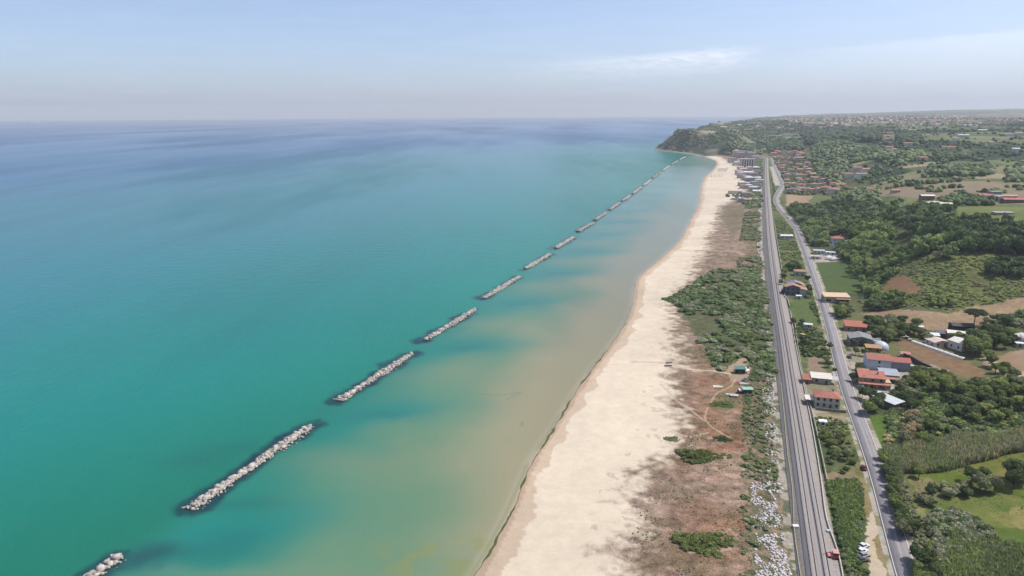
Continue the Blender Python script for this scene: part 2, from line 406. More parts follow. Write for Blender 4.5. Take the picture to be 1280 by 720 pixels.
# strip between railway and road
strip = (srr > 0) & (soo < 0) & (D < 2300) & (D > 100)
C[strip] = mix(np.tile(C3(90,106,66), (strip.sum(), 1)), np.tile(C3(120,124,84), (strip.sum(), 1)), sstep(.4, .6, n12[strip])); G[strip] = .9
paint([(990,376),(1018,374),(1030,400),(1034,408),(1000,408),(993,396)], C3(104,118,70), 1, 1, .6, lim=strip)
paint([(1000,408),(1030,408),(1038,424),(1006,424)], C3(148,138,104), 1.5, 1, .7, lim=strip, col2=C3(110,118,74))
paint([(1009,446),(1028,446),(1032,466),(1008,466)], C3(158,138,116), 1, 1, .5, lim=strip)
paint([(1000,466),(1062,466),(1068,525),(1012,522)], C3(190,178,160), 1, 1, .5, lim=strip, col2=C3(150,145,115))
paint([(1020,516),(1058,514),(1062,528),(1020,526)], C3(176,160,128), 1, 1, .5, lim=strip, col2=C3(120,120,80))
paint([(1024,592),(1070,588),(1082,604),(1030,606)], C3(150,134,104), 1, 1, .6, lim=strip)
paint([(1066,575),(1090,590),(1106,640),(1132,722),(1100,722),(1082,640)], C3(160,142,104), 1, 1, .6, lim=strip, col2=C3(120,120,74))
paint([(1092,638),(1100,658),(1098,668),(1088,674),(1088,690),(1104,706),(1112,730),(1096,730),(1084,700),(1080,676),(1082,660),(1087,648)], C3(216,198,172), .8, 1, .3, lim=strip)
paint([(1076,680),(1092,676),(1096,696),(1078,698)], C3(214,194,160), .8, 1, .3, lim=strip)
paint([(962,208),(972,208),(978,232),(968,232)], C3(205,196,176), 3, 1, .3, lim=strip)
# right of road
paint([(1060,440),(1096,446),(1140,452),(1150,480),(1120,486),(1085,500),(1072,496),(1064,470)], C3(196,184,168), 1.5, 1, .5, col2=C3(165,155,130))
paint([(1050,410),(1090,410),(1100,440),(1070,444),(1056,430)], C3(160,150,120), 1.5, 1, .6, col2=C3(115,118,78))
paint([(1072,486),(1098,484),(1110,500),(1090,512),(1078,512)], C3(205,190,172), 1, 1, .5)
paint([(1150,456),(1168,456),(1190,468),(1180,478),(1150,472)], C3(170,160,140), 1, 1, .5)
paint([(1086,520),(1126,520),(1128,532),(1112,552),(1100,562),(1094,548)], C3(100,126,54), 1, 1, .3, col2=C3(112,132,62), nz=n60)
paint([(1140,592),(1180,590),(1232,574),(1300,556),(1300,622),(1216,612),(1140,616)], C3(108,124,54), 1.5, 1, .6, col2=C3(128,132,66), nz=n12)
paint([(1232,592),(1264,582),(1300,580),(1300,606),(1250,610)], C3(146,136,86), 3, .8, .4)
paint([(1140,600),(1166,596),(1180,606),(1172,622),(1140,622)], C3(150,138,98), 2, .8, .6)
paint([(1150,626),(1200,620),(1300,612),(1300,700),(1220,690),(1150,660)], C3(104,122,58), 2, 1, .5, col2=C3(126,132,70), nz=n12)
paint([(1230,640),(1300,628),(1300,664),(1250,656)], C3(168,154,98), 3, .8, .5, col2=C3(140,140,80))
paint([(1135,678),(1142,686),(1162,693),(1160,698),(1144,700),(1140,710)], C3(214,200,174), .5, 1, .3)
paint([(1140,430+190),(1150,620),(1160,650),(1172,690),(1158,692),(1146,650)], C3(160,150,102), 1.5, .7, .6)
# verges of the road
vg = (do < 5.2) & (D < 2300) & (D > 60)
C[vg] = mix(np.tile(C3(196,188,172), (vg.sum(), 1)), np.tile(C3(150,145,110), (vg.sum(), 1)), sstep(.45, .6, n4[vg])); G[vg] = .4
# --- seaward side: dunes
sea = (srr < 0) & (D < 2420)
dn = sea & (dr > 4)
GREEN = C3(96,110,70); RED = C3(158,112,82); PALE = C3(206,184,164); GREY = C3(168,152,138); SAND = C3(242,224,198, .66)
w1 = sstep(.28, .46, fbm(x, y, 26, 4, 71)); w2 = sstep(.45, .62, fbm(x, y, 16, 4, 73)); w3 = sstep(.5, .7, fbm(x, y, 9, 3, 79))
dc = mix(np.tile(PALE, (len(x), 1)), np.tile(RED, (len(x), 1)), w1 * .9)
# redder towards the railway, greyer sand near the beach
redt = sstep(50, 84, sd + (n60 - .5) * 40)
dc = mix(np.tile(GREY, (len(x), 1)) * (0.9 + .35 * n4)[:, None], dc, 0.25 + .75 * redt)
dc = mix(dc, np.tile(C3(120,118,88), (len(x), 1)), w2 * .45)
dc = mix(dc, np.tile(PALE, (len(x), 1)), w3 * .38)
rz_ = sstep(82, 38, dr + (n60 - .5) * 30)
dc = mix(dc, np.tile(C3(156,120,94), (len(x), 1)) * (.86 + .28 * n12)[:, None], rz_ * .5)
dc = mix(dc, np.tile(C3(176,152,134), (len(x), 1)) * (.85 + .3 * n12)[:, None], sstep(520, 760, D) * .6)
dc = mix(dc, np.tile(C3(128,112,84), (len(x), 1)), sstep(.50, .66, fbm(x, y, 7, 3, 87)) * .5)
dc = dc * (0.76 + .44 * n4)[:, None]
C[dn] = dc[dn]; G[dn] = 1.4
gr = sea & (dr < 23 + (n12 - .5) * 16) & (D > 100)
C[gr] = mix(mix(np.tile(C3(112,112,80), (gr.sum(), 1)), np.tile(C3(158,140,116), (gr.sum(), 1)), sstep(.38, .62, n4[gr])), np.tile(C3(140,120,95), (gr.sum(), 1)), sstep(.4, .6, n12[gr]) * .6); G[gr] = 1.5
rr = sea & (dr < 10 + (n12 - .5) * 7) & (dr > 5)
C[rr] = mix(np.tile(C3(188,176,160), (rr.sum(), 1)), np.tile(C3(120,120,92), (rr.sum(), 1)), sstep(.45, .6, n4[rr])); G[rr] = .9
# big scrub patch ground and other greens
paint([(838,372),(862,358),(895,340),(928,338),(950,352),(958,400),(962,450),(948,470),(905,466),(880,440),(862,405)], C3(92,104,66), 4, .85, 1, lim=sea)
paint([(905,462),(930,445),(938,460),(938,474),(915,478)], C3(186,160,134), 1, 1, .4, lim=sea)
paint([(896,480),(932,478),(938,500),(900,520)], C3(126,122,88), 3, .8, .8, lim=sea, col2=C3(160,130,100))
paint([(845,262),(905,258),(930,256),(935,275),(915,300),(905,275)], C3(112,114,80), 3, .5, .8, lim=sea)
# beach sand
BEDGE = GP([(770,800),(771,720),(778,680),(788,640),(792,610),(800,585),(826,566),(846,545),(846,528),(833,505),(832,480),(838,450),(843,425),(848,405),(838,385),(846,368),(858,350),(862,338),(872,318),(885,300),(890,285),(894,270),(900,258),(915,250),(930,244),(928,232),(930,222),(926,212),(915,205),(905,199),(896,195)])
bp_ = np.vstack([coast_near, np.array(BEDGE)[::-1]])
jx = (fbm(x, y, 14, 4, 81) - .5) * 9; jy = (fbm(x, y, 14, 4, 83) - .5) * 9
bm = inpoly(x + jx * sstep(8, 30, sd), y + jy * sstep(8, 30, sd), bp_) & (sd > -1) | ((sd < 14) & (sd > -3) & (D < 2340))
bm2 = inpoly(x + jx * 2.2 + 4, y + jy * 2.2, bp_)
dbe, _, _ = dseg(x, y, np.array(BEDGE)); inb = inpoly(x, y, bp_) | ((sd < 14) & (D < 2340) & (sd > -3)); sdb = np.where(inb, dbe, -dbe)
al_ = sstep(-9, 7, sdb + (n12 - .5) * 15 + (n4 - .5) * 20 + (n60 - .5) * 10) * (sea | bm); al_ = np.where((sd < 12) & (D < 2340), 1, al_) * (sd > -6)
al_ = al_ * np.where(D < 2400, 1, 0); sandc = SAND * (0.92 + .10 * sstep(.3, .7, n60))[:, None] * (0.93 + 0.12 * n4)[:, None]
bm = (al_ > .5) & (sd > -6)
C = C * (1 - al_[:, None]) + sandc * al_[:, None]; G = G * (1 - al_) + .16 * al_
scat = bm & (sd > 30) & (n4 > .70) & (n12 > .5); C[scat] = C[scat] * .78
wet = bm & (sd < 7 + (n12 - .5) * 9); C[wet] = C[wet] * np.array((.80, .74, .70))
wet = bm & (sd < 2.2 + (n12 - .5) * 2); C[wet] = C[wet] * np.array((.80, .76, .74))
alg = (sd > 999) & (sd < 0.5 + 0.9 * (n12 - .5)) & (D < 620) & (n60 > .28); C[alg] = C3(84,92,44)
# paths across the dunes
def path(pts, w, col, t=.8):
    P = smooth(GP(pts), 2); d_, _, _ = dseg(x, y, P); m = (d_ < w * (0.7 + .6 * n12)) & sea; C[m] = C[m] * (1 - t) + col * t; G[m] = .3
path([(790,452),(830,454),(860,461),(894,464),(912,467)], 1.4, C3(224,200,172))
path([(912,547),(890,534),(881,522),(890,500),(898,490),(912,484),(920,472)], .5, C3(214,188,150), .65)
path([(826,480),(845,500),(862,512),(880,526)], .6, C3(216,194,168), .6)
path([(838,540),(862,546),(885,541)], .6, C3(222,200,168), .7)
path([(845,312),(868,314),(915,314),(928,318)], 1.8, PALE)
path([(852,355),(880,360)], 1.5, SAND)
path([(862,690),(890,690),(912,686)], .8, PALE, .6)
# headland: cliffs, pale rock, dark scrub
hl = (D > 2420)
slope_z = z
cl = hl & (sd < 120) & (x < 1100 + 0 * x) & (D < 3400)
C[cl] = mix(np.tile(C3(74,86,64), (cl.sum(), 1)), np.tile(C3(140,132,112), (cl.sum(), 1)), sstep(.50, .66, fbm(x[cl], y[cl], 40, 4, 93)))
cl = hl & (sd < 7) & (D < 3400); C[cl] = C3(180,168,148)
paint([(843,164),(862,159),(874,161),(872,166),(850,168)], C3(170,150,118), 6, 1, .3)
paint([(909,179),(920,179),(922,186),(926,193),(920,195),(916,188)], C3(214,202,184), 4, 1, .2, lim=hl)
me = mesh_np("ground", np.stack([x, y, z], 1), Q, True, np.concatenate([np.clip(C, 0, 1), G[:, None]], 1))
m, nt, b = newmat("ground cover", 0.95, 0.1)
a = nt.nodes.new("ShaderNodeAttribute"); a.attribute_name = "Col"
p = geopos(nt)
g1 = noise(nt, 1.6, 4, 0.75, p); g2 = noise(nt, 0.28, 4, 0.65, p); g3 = noise(nt, 0.05, 3, .6, p)
t = mathn(nt, 'ADD', mathn(nt, 'MULTIPLY', mathn(nt, 'SUBTRACT', g1, .5), 2.0), mathn(nt, 'MULTIPLY', mathn(nt, 'SUBTRACT', g2, .5), 1.6))
t = mathn(nt, 'MULTIPLY', t, a.outputs["Alpha"])
t = mathn(nt, 'ADD', t, mathn(nt, 'MULTIPLY', mathn(nt, 'SUBTRACT', g3, .5), .25))
t = mathn(nt, 'MAXIMUM', mathn(nt, 'ADD', t, 1.0), 0.25)
vm = nt.nodes.new("ShaderNodeVectorMath"); vm.operation = 'SCALE'; nt.links.new(a.outputs[0], vm.inputs[0]); nt.links.new(t, vm.inputs["Scale"])
nt.links.new(vm.outputs[0], b.inputs["Base Color"])
bp = nt.nodes.new("ShaderNodeBump"); bp.inputs["Strength"].default_value = 0.5; bp.inputs["Distance"].default_value = 0.5
nt.links.new(mathn(nt, 'MULTIPLY', g1, a.outputs["Alpha"]), bp.inputs["Height"]); nt.links.new(bp.outputs[0], b.inputs["Normal"])
ground = tag(link("ground", me, m), kind="structure")
# ------------------------------------------------------------------ breakwaters plan
BW_PX = [((70,747),(152,694)),((236,636),(388,532)),((424,500),(514,442)),((532,424),(594,386)),((605,372),(648,346)),((654,337),(689,317)),((692,311),(718,296)),((721,290),(742,278)),((743,275.5),(758,265.5)),((761,262.5),(775,253)),((777,251.5),(788,244)),((790,242.5),(802,233.5)),((804,232),(814,224)),((815,223),(826,215)),((828,213),(837,207)),((839,205.5),(848,200.5)),((849,199.6),(857,196))]
BW = [(gz(*a, 0.6), gz(*b, 0.6)) for a, b in BW_PX]
bwline = np.array([BW[0][0] + (BW[0][0] - BW[1][1]) * 2] + [p for q in BW for p in q] + [gz(880, 190, 0)])
# ------------------------------------------------------------------ sea
print("sea")
azs = np.radians(np.concatenate([np.arange(-80, -42, 1.0), np.arange(-42, 22, 0.16), np.arange(22, 45, .7)]))
dep = [20.0]
while dep[-1] < 25500:
    d = dep[-1]; st = d * d / (CAMZ * 704) * 1.3
    if d < 160: st = 6
    elif d < 500: st = max(.7, min(st, 1.1))
    st = min(st, d * .02); dep.append(d + st)
AZ, DD = np.meshgrid(azs, np.array(dep)); x = (np.sin(AZ) * DD).ravel(); y = (np.cos(AZ) * DD).ravel(); D = DD.ravel()
print("sea grid", AZ.shape)
sd, al = coast_sd(x, y); sd = -sd
db, ab, sb = dseg(x, y, bwline); off = np.where(sb < 0, db, -db)      # + offshore of the breakwater line
tt = sd / np.maximum(sd + db, 1)                                       # 0 shore .. 1 line
n1 = fbm(x, y, 90, 4, 101); n2 = fbm(x, y, 30, 4, 103); n3 = fbm(x, y, 8, 3, 107); n0 = fbm(x, y, 600, 4, 109)
def L(*c): return np.array(c)
TANW = L(.270, .245, .145); GRN = L(.115, .205, .120); TEAL = L(.014, .172, .125); DEEP = L(.004, .165, .182); BLUE = L(.006, .112, .245)
def tile(c): return np.tile(c, (len(x), 1))
w = tt + (n1 - .5) * .5 + (n2 - .5) * .15 + .20 * sstep(360, 220, y) - .12 * sstep(330, 600, y)
C = mix(tile(TANW), tile(GRN), sstep(.16, .52, w)); C = mix(C, tile(TEAL), sstep(.48, 1.0, w))
# scour pools in the gaps, sand tongues behind the middles
d2 = np.array([1.0, 0.05])
for k in range(len(BW) - 1):
    g = (BW[k][1] + BW[k + 1][0]) / 2; Lk = np.linalg.norm(BW[k][1] - BW[k][0])
    hw = float(np.interp(g[1], [200, 500, 1200], [42, 44, 52]))
    c = g + d2 * hw * .55
    ex = (x - c[0]) / hw; ey = (y - c[1] - (x - c[0]) * .12 + (n2 - .5) * 22) / (17 + .012 * g[1]); q = np.exp(-(ex * ex + ey * ey) * 1.3)
    C = mix(C, tile(L(.012, .168, .140)), np.clip(q * 1.0, 0, .8) * sstep(8, -12, off))
    ex = (x - c[0] - 5) / (hw * .38); ey = (y - c[1] + 3 + (n2 - .5) * 14) / 7.0; q = np.exp(-(ex * ex + ey * ey) * 1.5)
    C = mix(C, tile(L(.010, .125, .115)), np.clip(q * .45, 0, .5) * sstep(8, -12, off))
    mid = (BW[k][0] + BW[k][1]) / 2 + d2 * 40
    ex = (x - mid[0]) / 50; ey = (y - mid[1] + (n2 - .5) * 14) / (Lk * .22); q = np.exp(-(ex * ex + ey * ey) * 1.3)
    C = mix(C, tile(L(.20, .215, .135)), np.clip(q * .3, 0, .3) * (off < 0))
inside = (off < 0)[:, None]
# offshore
o = off + (n1 - .5) * 60
Co = mix(tile(L(.006, .182, .134)), tile(L(.004, .172, .144)), sstep(0, 120, o)); Co = mix(Co, tile(DEEP), sstep(100, 420, o)); Co = mix(Co, tile(BLUE), sstep(300, 1600, o + (n0 - .5) * 500))
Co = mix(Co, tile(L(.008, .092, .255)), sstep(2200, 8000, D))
# greener towards the near left corner
Co = mix(Co, tile(L(.008, .105, .058)), np.clip(sstep(420, 180, D) * .8, 0, 1))
tb = sstep(-10, 6, off)[:, None]; C = C * (1 - tb) + Co * tb
bl = np.exp(-(off / 10.0) ** 2) * .5 ; C = mix(C, tile(L(.016, .150, .104)), bl * .7)
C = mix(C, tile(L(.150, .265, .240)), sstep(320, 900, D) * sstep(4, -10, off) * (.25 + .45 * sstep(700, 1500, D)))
# algae bloom and wrack in the shallows
qa = sstep(.50, .64, fbm(x, y, 9, 4, 111)) * sstep(.35, .6, n2) * np.exp(-(((x - gz(560,700,0)[0]) / 22) ** 2 + ((y - gz(560,700,0)[1]) / 13) ** 2))
C = mix(C, tile(L(.20, .21, .07)), np.clip(qa * .9, 0, .5))
for pts in ([(600,492),(625,494),(648,491)], [(634,499),(642,495),(652,490)], [(652,532),(653,528)]):
    P = np.array([gz(a, b_, 0) for a, b_ in pts]); d_, _, _ = dseg(x, y, P); C = mix(C, tile(L(.14, .15, .08)), np.clip(1 - d_ / .9, 0, 1) * .6)
sh = np.clip(1 - np.abs(sd - 1.2) / 1.1, 0, 1) * (D < 620) * sstep(.35, .5, n2); C = mix(C, tile(L(.09, .12, .03)), sh * .8)
ed = sstep(5, 0, sd); C = mix(C, tile(L(.42, .36, .27)), ed * .45)
# rocks of the breakwater foot seen through the water
for k, (a_, b_) in enumerate(BW):
    m0 = (np.abs(x - (a_[0] + b_[0]) / 2) < 120) & (np.abs(y - (a_[1] + b_[1]) / 2) < 160)
    if not m0.any(): continue
    d_, _, s_ = dseg(x[m0], y[m0], np.array([a_, b_])); n_ = n3[m0]; nn = n2[m0]
    rad = np.where(s_ < 0, 6.8, 4.8) + (nn - .5) * 9 + (n_ - .5) * 8
    q = sstep(1.0, -3.4, d_ - rad) * (.72 + .5 * (n_ - .3))
    q = np.clip(q, 0, .95 if k < 6 else .6)
    C[m0] = mix(C[m0], np.tile(L(.006, .028, .040), (m0.sum(), 1)), q)
# one submerged reef patch near the nearest breakwater
for (px_, py_, rx, ry, t_) in ((180,700,11,7,.95),(196,690,8,5,.7),(240,575,16,9,.28),(300,560,22,7,.2),(300,628,22,6,.3),(262,690,20,8,.3),(660,425,0.1,.1,0)):
    c = gz(px_, py_, 0); q = np.exp(-(((x - c[0] + (n3-.5)*12) / rx) ** 2 + ((y - c[1] + (n2-.5)*8) / ry) ** 2) * 1.4); C = mix(C, tile(L(.015, .075, .075)), q * t_)
nr, nc = AZ.shape; idx = np.arange(nr * nc).reshape(nr, nc)
Q = np.stack([idx[:-1, :-1], idx[1:, :-1], idx[1:, 1:], idx[:-1, 1:]], -1).reshape(-1, 4)
kp = sd > -(4 + D * .012); Q = Q[kp[Q].all(1)]
used = np.zeros(len(x), bool); used[Q.ravel()] = True; remap = np.cumsum(used) - 1
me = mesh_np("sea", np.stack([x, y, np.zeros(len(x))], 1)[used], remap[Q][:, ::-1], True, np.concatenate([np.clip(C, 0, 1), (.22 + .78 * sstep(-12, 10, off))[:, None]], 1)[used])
m, nt, b = newmat("sea water", 0.12, 0.34)
b.inputs["IOR"].default_value = 1.33
a = nt.nodes.new("ShaderNodeAttribute"); a.attribute_name = "Col"
p = geopos(nt)
mp = nt.nodes.new("ShaderNodeMapping"); nt.links.new(p, mp.inputs[0]); mp.inputs["Rotation"].default_value = (0, 0, R(-28)); mp.inputs["Scale"].default_value = (1, .28, 1)
mp2 = nt.nodes.new("ShaderNodeMapping"); nt.links.new(p, mp2.inputs[0]); mp2.inputs["Rotation"].default_value = (0, 0, R(58)); mp2.inputs["Scale"].default_value = (.0016, .00038, 1)
sl = noise(nt, 1.0, 5, .62, mp2.outputs[0])                     # wind slicks
slf = maprange(nt, sl, .40, .62, 0.0, 1.0)
g = maprange(nt, sl, .38, .64, 0.80, 1.20)
vm = nt.nodes.new("ShaderNodeVectorMath"); vm.operation = 'SCALE'; nt.links.new(a.outputs[0], vm.inputs[0]); nt.links.new(g, vm.inputs["Scale"])
nt.links.new(vm.outputs[0], b.inputs["Base Color"])
nt.links.new(maprange(nt, slf, 0, 1, 0.08, 0.24), b.inputs["Roughness"])
w1 = noise(nt, .42, 3, .6, mp.outputs[0]); w2 = noise(nt, .10, 3, .6, p)
wv_ = nt.nodes.new('ShaderNodeTexWave'); wv_.inputs['Scale'].default_value = .16; wv_.inputs['Distortion'].default_value = 7; wv_.inputs['Detail'].default_value = 3; wv_.inputs['Detail Scale'].default_value = 1.6; nt.links.new(mp.outputs[0], wv_.inputs['Vector'])
bp = nt.nodes.new("ShaderNodeBump"); bp.inputs["Distance"].default_value = 1.0; nt.links.new(mathn(nt, 'MULTIPLY', a.outputs['Alpha'], .46), bp.inputs['Strength'])
nt.links.new(mathn(nt, 'ADD', mathn(nt, 'MULTIPLY', wv_.outputs[1], .10), mathn(nt, 'ADD', mathn(nt, 'MULTIPLY', w1, .55), mathn(nt, 'MULTIPLY', w2, .8))), bp.inputs["Height"]); b.inputs["Specular IOR Level"].default_value = 0.0
fr = nt.nodes.new("ShaderNodeFresnel"); fr.inputs[0].default_value = 1.33; nt.links.new(bp.outputs[0], fr.inputs["Normal"])
gl = nt.nodes.new("ShaderNodeBsdfGlossy"); nt.links.new(maprange(nt, slf, 0, 1, 0.08, 0.24), gl.inputs["Roughness"]); nt.links.new(bp.outputs[0], gl.inputs["Normal"]); nt.links.new(bp.outputs[0], b.inputs["Normal"])
ms = nt.nodes.new("ShaderNodeMixShader"); nt.links.new(mathn(nt, 'MINIMUM', mathn(nt, 'MULTIPLY', fr.outputs[0], .85), maprange(nt, slf, 0, 1, .30, .62)), ms.inputs[0])
nt.links.new(b.outputs[0], ms.inputs[1]); nt.links.new(gl.outputs[0], ms.inputs[2]); nt.links.new(ms.outputs[0], nt.nodes["Material Output"].inputs[0])
tag(link("sea", me, m), kind="structure")
# ------------------------------------------------------------------ haze, sky, sun
HZ0, HZ1 = -4.0, 450.0
E = 23200
bm_ = bmesh.new(); bmesh.ops.create_cube(bm_, size=1)
for v in bm_.verts: v.co = ((v.co.x * 2) * 48000, -2500 + (v.co.y + .5) * (E + 3500 + 3000), HZ0 if v.co.z < 0 else HZ1)
me = bpy.data.meshes.new("haze"); bm_.to_mesh(me)
m = bpy.data.materials.new("haze"); m.use_nodes = True; nt = m.node_tree; nt.nodes.remove(nt.nodes["Principled BSDF"])
pv = nt.nodes.new("ShaderNodeVolumePrincipled"); pv.inputs["Density"].default_value = HAZE_D; pv.inputs["Color"].default_value = (.92, .955, 1.0, 1); pv.inputs["Anisotropy"].default_value = 0.1
nt.links.new(pv.outputs[0], nt.nodes["Material Output"].inputs["Volume"])
tag(link("haze", me, m), kind="stuff")
SUN_AZ, SUN_EL = R(82), R(57)          # azimuth clockwise from the view direction
w = bpy.data.worlds.new("World"); SC.world = w; w.use_nodes = True; nt = w.node_tree
bg = nt.nodes["Background"]; bg.inputs[1].default_value = SKY_K
sky = nt.nodes.new("ShaderNodeTexSky"); sky.sky_type = 'NISHITA'; sky.sun_disc = False
sky.sun_elevation = SUN_EL; sky.sun_rotation = SUN_AZ; sky.dust_density = 1.6; sky.air_density = 0.68; sky.ozone_density = 2.9; sky.altitude = 0
tc = nt.nodes.new("ShaderNodeTexCoord"); sep = nt.nodes.new("ShaderNodeSeparateXYZ"); nt.links.new(tc.outputs["Generated"], sep.inputs[0])
zc = mathn(nt, 'MAXIMUM', sep.outputs[2], 0.012); cb = nt.nodes.new("ShaderNodeCombineXYZ")
nt.links.new(sep.outputs[0], cb.inputs[0]); nt.links.new(sep.outputs[1], cb.inputs[1]); nt.links.new(zc, cb.inputs[2]); nt.links.new(cb.outputs[0], sky.inputs[0])
azn = mathn(nt, 'ARCTAN2', sep.outputs[0], sep.outputs[1]); el = sep.outputs[2]
wv = nt.nodes.new("ShaderNodeCombineXYZ"); nt.links.new(mathn(nt, 'MULTIPLY', azn, 9), wv.inputs[0]); nt.links.new(mathn(nt, 'MULTIPLY', el, 75), wv.inputs[1])
cn = noise(nt, 1.0, 6, .62, wv.outputs[0]); 
wv2 = nt.nodes.new("ShaderNodeCombineXYZ"); nt.links.new(mathn(nt, 'MULTIPLY', azn, 40), wv2.inputs[0]); nt.links.new(mathn(nt, 'MULTIPLY', el, 160), wv2.inputs[1])
cn2 = noise(nt, 1.0, 5, .65, wv2.outputs[0])
def band(az0, az1, saz, e0, slope, thick_up, thick_dn, nk, taper=None):
    """a long thin cloud: sharp upper edge, soft lower edge, along a sloping line on the sky"""
    c = mathn(nt, 'ADD', mathn(nt, 'MULTIPLY', mathn(nt, 'SUBTRACT', azn, az0), slope), e0)
    dlt = mathn(nt, 'SUBTRACT', el, c)
    dlt = mathn(nt, 'ADD', dlt, mathn(nt, 'MULTIPLY', mathn(nt, 'SUBTRACT', cn2, .5), nk))
    up = maprange(nt, dlt, thick_up, 0.0, 0, 1); dn = maprange(nt, dlt, -thick_dn, 0.0, 0, 1)
    ha = maprange(nt, azn, az0 - saz[0], az0 + saz[1], 0, 1); hb = maprange(nt, azn, az1 + saz[3], az1 - saz[2], 0, 1)
    return mathn(nt, 'MULTIPLY', mathn(nt, 'MULTIPLY', up, dn), mathn(nt, 'MULTIPLY', ha, hb))
def sky_at(px, py):
    d = ray(px, py); return math.atan2(d.x, d.y), d.z
a0, e0 = sky_at(700, 80); a1, e1 = sky_at(953, 62)
c1 = band(a0, a1, (.08, .16, .05, .012), e0, (e1 - e0) / (a1 - a0), .008, .028, .022)
a2, e2 = sky_at(1080, 58); a3, e3 = sky_at(1290, 38)
c2 = band(a2, a3 + .6, (.12, .12, .1, .2), e2, (e3 - e2) / (a3 - a2), .004, .05, .012)
c1 = mathn(nt, 'MULTIPLY', c1, maprange(nt, cn2, .34, .58, .35, 1.25))
cl = mathn(nt, 'ADD', mathn(nt, 'MULTIPLY', c1, .46), mathn(nt, 'MULTIPLY', c2, .26))
veil = mathn(nt, 'MULTIPLY', maprange(nt, cn, .38, .72, .17, .28), maprange(nt, azn, -.1, .5, .6, 1))
veil = mathn(nt, 'MULTIPLY', veil, maprange(nt, el, .0, .25, 1.0, .35))
veil = mathn(nt, 'MULTIPLY', veil, 1.7, True)
# broad milky brightening toward the horizon
cm = mixc(nt, cl, mixc(nt, veil, sky.outputs[0], (4.6, 5.35, 7.1)), CLOUD)
nt.links.new(cm, bg.inputs[0])
sl = bpy.data.lights.new("sun", 'SUN'); sl.energy = SUN_E; sl.angle = R(0.5); sl.color = (1.0, .955, .89)
so = bpy.data.objects.new("sun", sl); COL.objects.link(so)
dv = Vector((math.sin(SUN_AZ) * math.cos(SUN_EL), math.cos(SUN_AZ) * math.cos(SUN_EL), math.sin(SUN_EL)))
so.rotation_euler = (-dv).to_track_quat('-Z', 'Y').to_euler(); so.location = (300, 0, 300)
SC.view_settings.view_transform = 'Standard'; SC.view_settings.look = 'None'; SC.view_settings.exposure = EXPO; SC.view_settings.gamma = 1
SC.cycles.use_denoising = True; SC.cycles.max_bounces = 5; SC.cycles.diffuse_bounces = 3; SC.cycles.glossy_bounces = 2; SC.cycles.transmission_bounces = 2; SC.cycles.volume_bounces = 0; SC.cycles.transparent_max_bounces = 6
print("structures")
# ------------------------------------------------------------------ ribbons
def ribbon(name, P, l, r, z, mat, h=0.0, parent=None, zoff=None):
    """strip along polyline P from lateral offset l to r (right positive), top at z, optional side height"""
    P = np.asarray(P); T = np.gradient(P, axis=0); T /= np.linalg.norm(T, axis=1)[:, None]; N = np.stack([T[:, 1], -T[:, 0]], 1)
    A = P + N * l; B = P + N * r; n = len(P); zz = np.full(n, z) if np.isscalar(z) else np.asarray(z)
    s = np.concatenate([[0], np.cumsum(np.linalg.norm(np.diff(P, axis=0), axis=1))])
    V = [np.column_stack([A, zz]), np.column_stack([B, zz])]
    if h > 0: V += [np.column_stack([A, zz - h]), np.column_stack([B, zz - h])]
    V = np.vstack(V); i = np.arange(n - 1)
    Fq = [np.stack([i, n + i, n + i + 1, i + 1], 1)]
    if h > 0: Fq += [np.stack([2 * n + i, i, i + 1, 2 * n + i + 1], 1), np.stack([n + i, 3 * n + i, 3 * n + i + 1, n + i + 1], 1)]
    me = mesh_np(name, V, np.vstack(Fq)); uv = me.uv_layers.new(name="UVMap")
    U = np.concatenate([np.column_stack([np.full(n, q), s]) for q in ((l, r) if h == 0 else (l, r, l, r))])
    li = np.empty(len(me.loops), np.int32); me.loops.foreach_get("vertex_index", li); uv.data.foreach_set("uv", U[li].astype(np.float32).ravel())
    return link(name, me, mat, parent)
def uvx(nt):
    t = nt.nodes.new("ShaderNodeTexCoord"); s = nt.nodes.new("ShaderNodeSeparateXYZ"); nt.links.new(t.outputs["UV"], s.inputs[0]); return s.outputs[0], s.outputs[1], t.outputs["UV"]
# asphalt with wheel tracks and repairs
m, nt, b = newmat("worn asphalt", 0.85, 0.3)
ux, uy, uvv = uvx(nt); ax = mathn(nt, 'ABSOLUTE', ux)
wt = mathn(nt, 'COSINE', mathn(nt, 'MULTIPLY', mathn(nt, 'SUBTRACT', ax, 1.75), 4.2))
n1 = noise(nt, .12, 4, .65, geopos(nt)); n2 = noise(nt, 2.2, 3, .7, geopos(nt))
mpn = nt.nodes.new("ShaderNodeMapping"); mpn.inputs["Scale"].default_value = (.9, .03, 1); nt.links.new(uvv, mpn.inputs[0]); n3 = noise(nt, 1.0, 4, .6, mpn.outputs[0])
f = mathn(nt, 'ADD', mathn(nt, 'MULTIPLY', n1, .4), mathn(nt, 'ADD', mathn(nt, 'MULTIPLY', n2, .25), mathn(nt, 'ADD', mathn(nt, 'MULTIPLY', n3, .35), mathn(nt, 'MULTIPLY', wt, .035))))
nt.links.new(ramp(nt, f, [(.32, (.185, .165, .165)), (.68, (.285, .262, .265))]), b.inputs["Base Color"]); ASPH = m
tag(ribbon("road", road, -3.45, 3.45, 3.12, ASPH, .12), kind="structure")
WHITE = wall_mat((.62, .60, .56), .12, 1.5, .8, "road paint")
tag(ribbon("road_edge_line", road, -3.12, -2.92, 3.126, WHITE), kind="structure")
tag(ribbon("road_edge_line", road, 2.92, 3.12, 3.126, WHITE), kind="structure")
PAINT2 = wall_mat((.42, .40, .38), .15, .8, .8, "worn road paint")
tag(ribbon("road_centre_line", road, -.08, .08, 3.126, PAINT2), kind="structure")
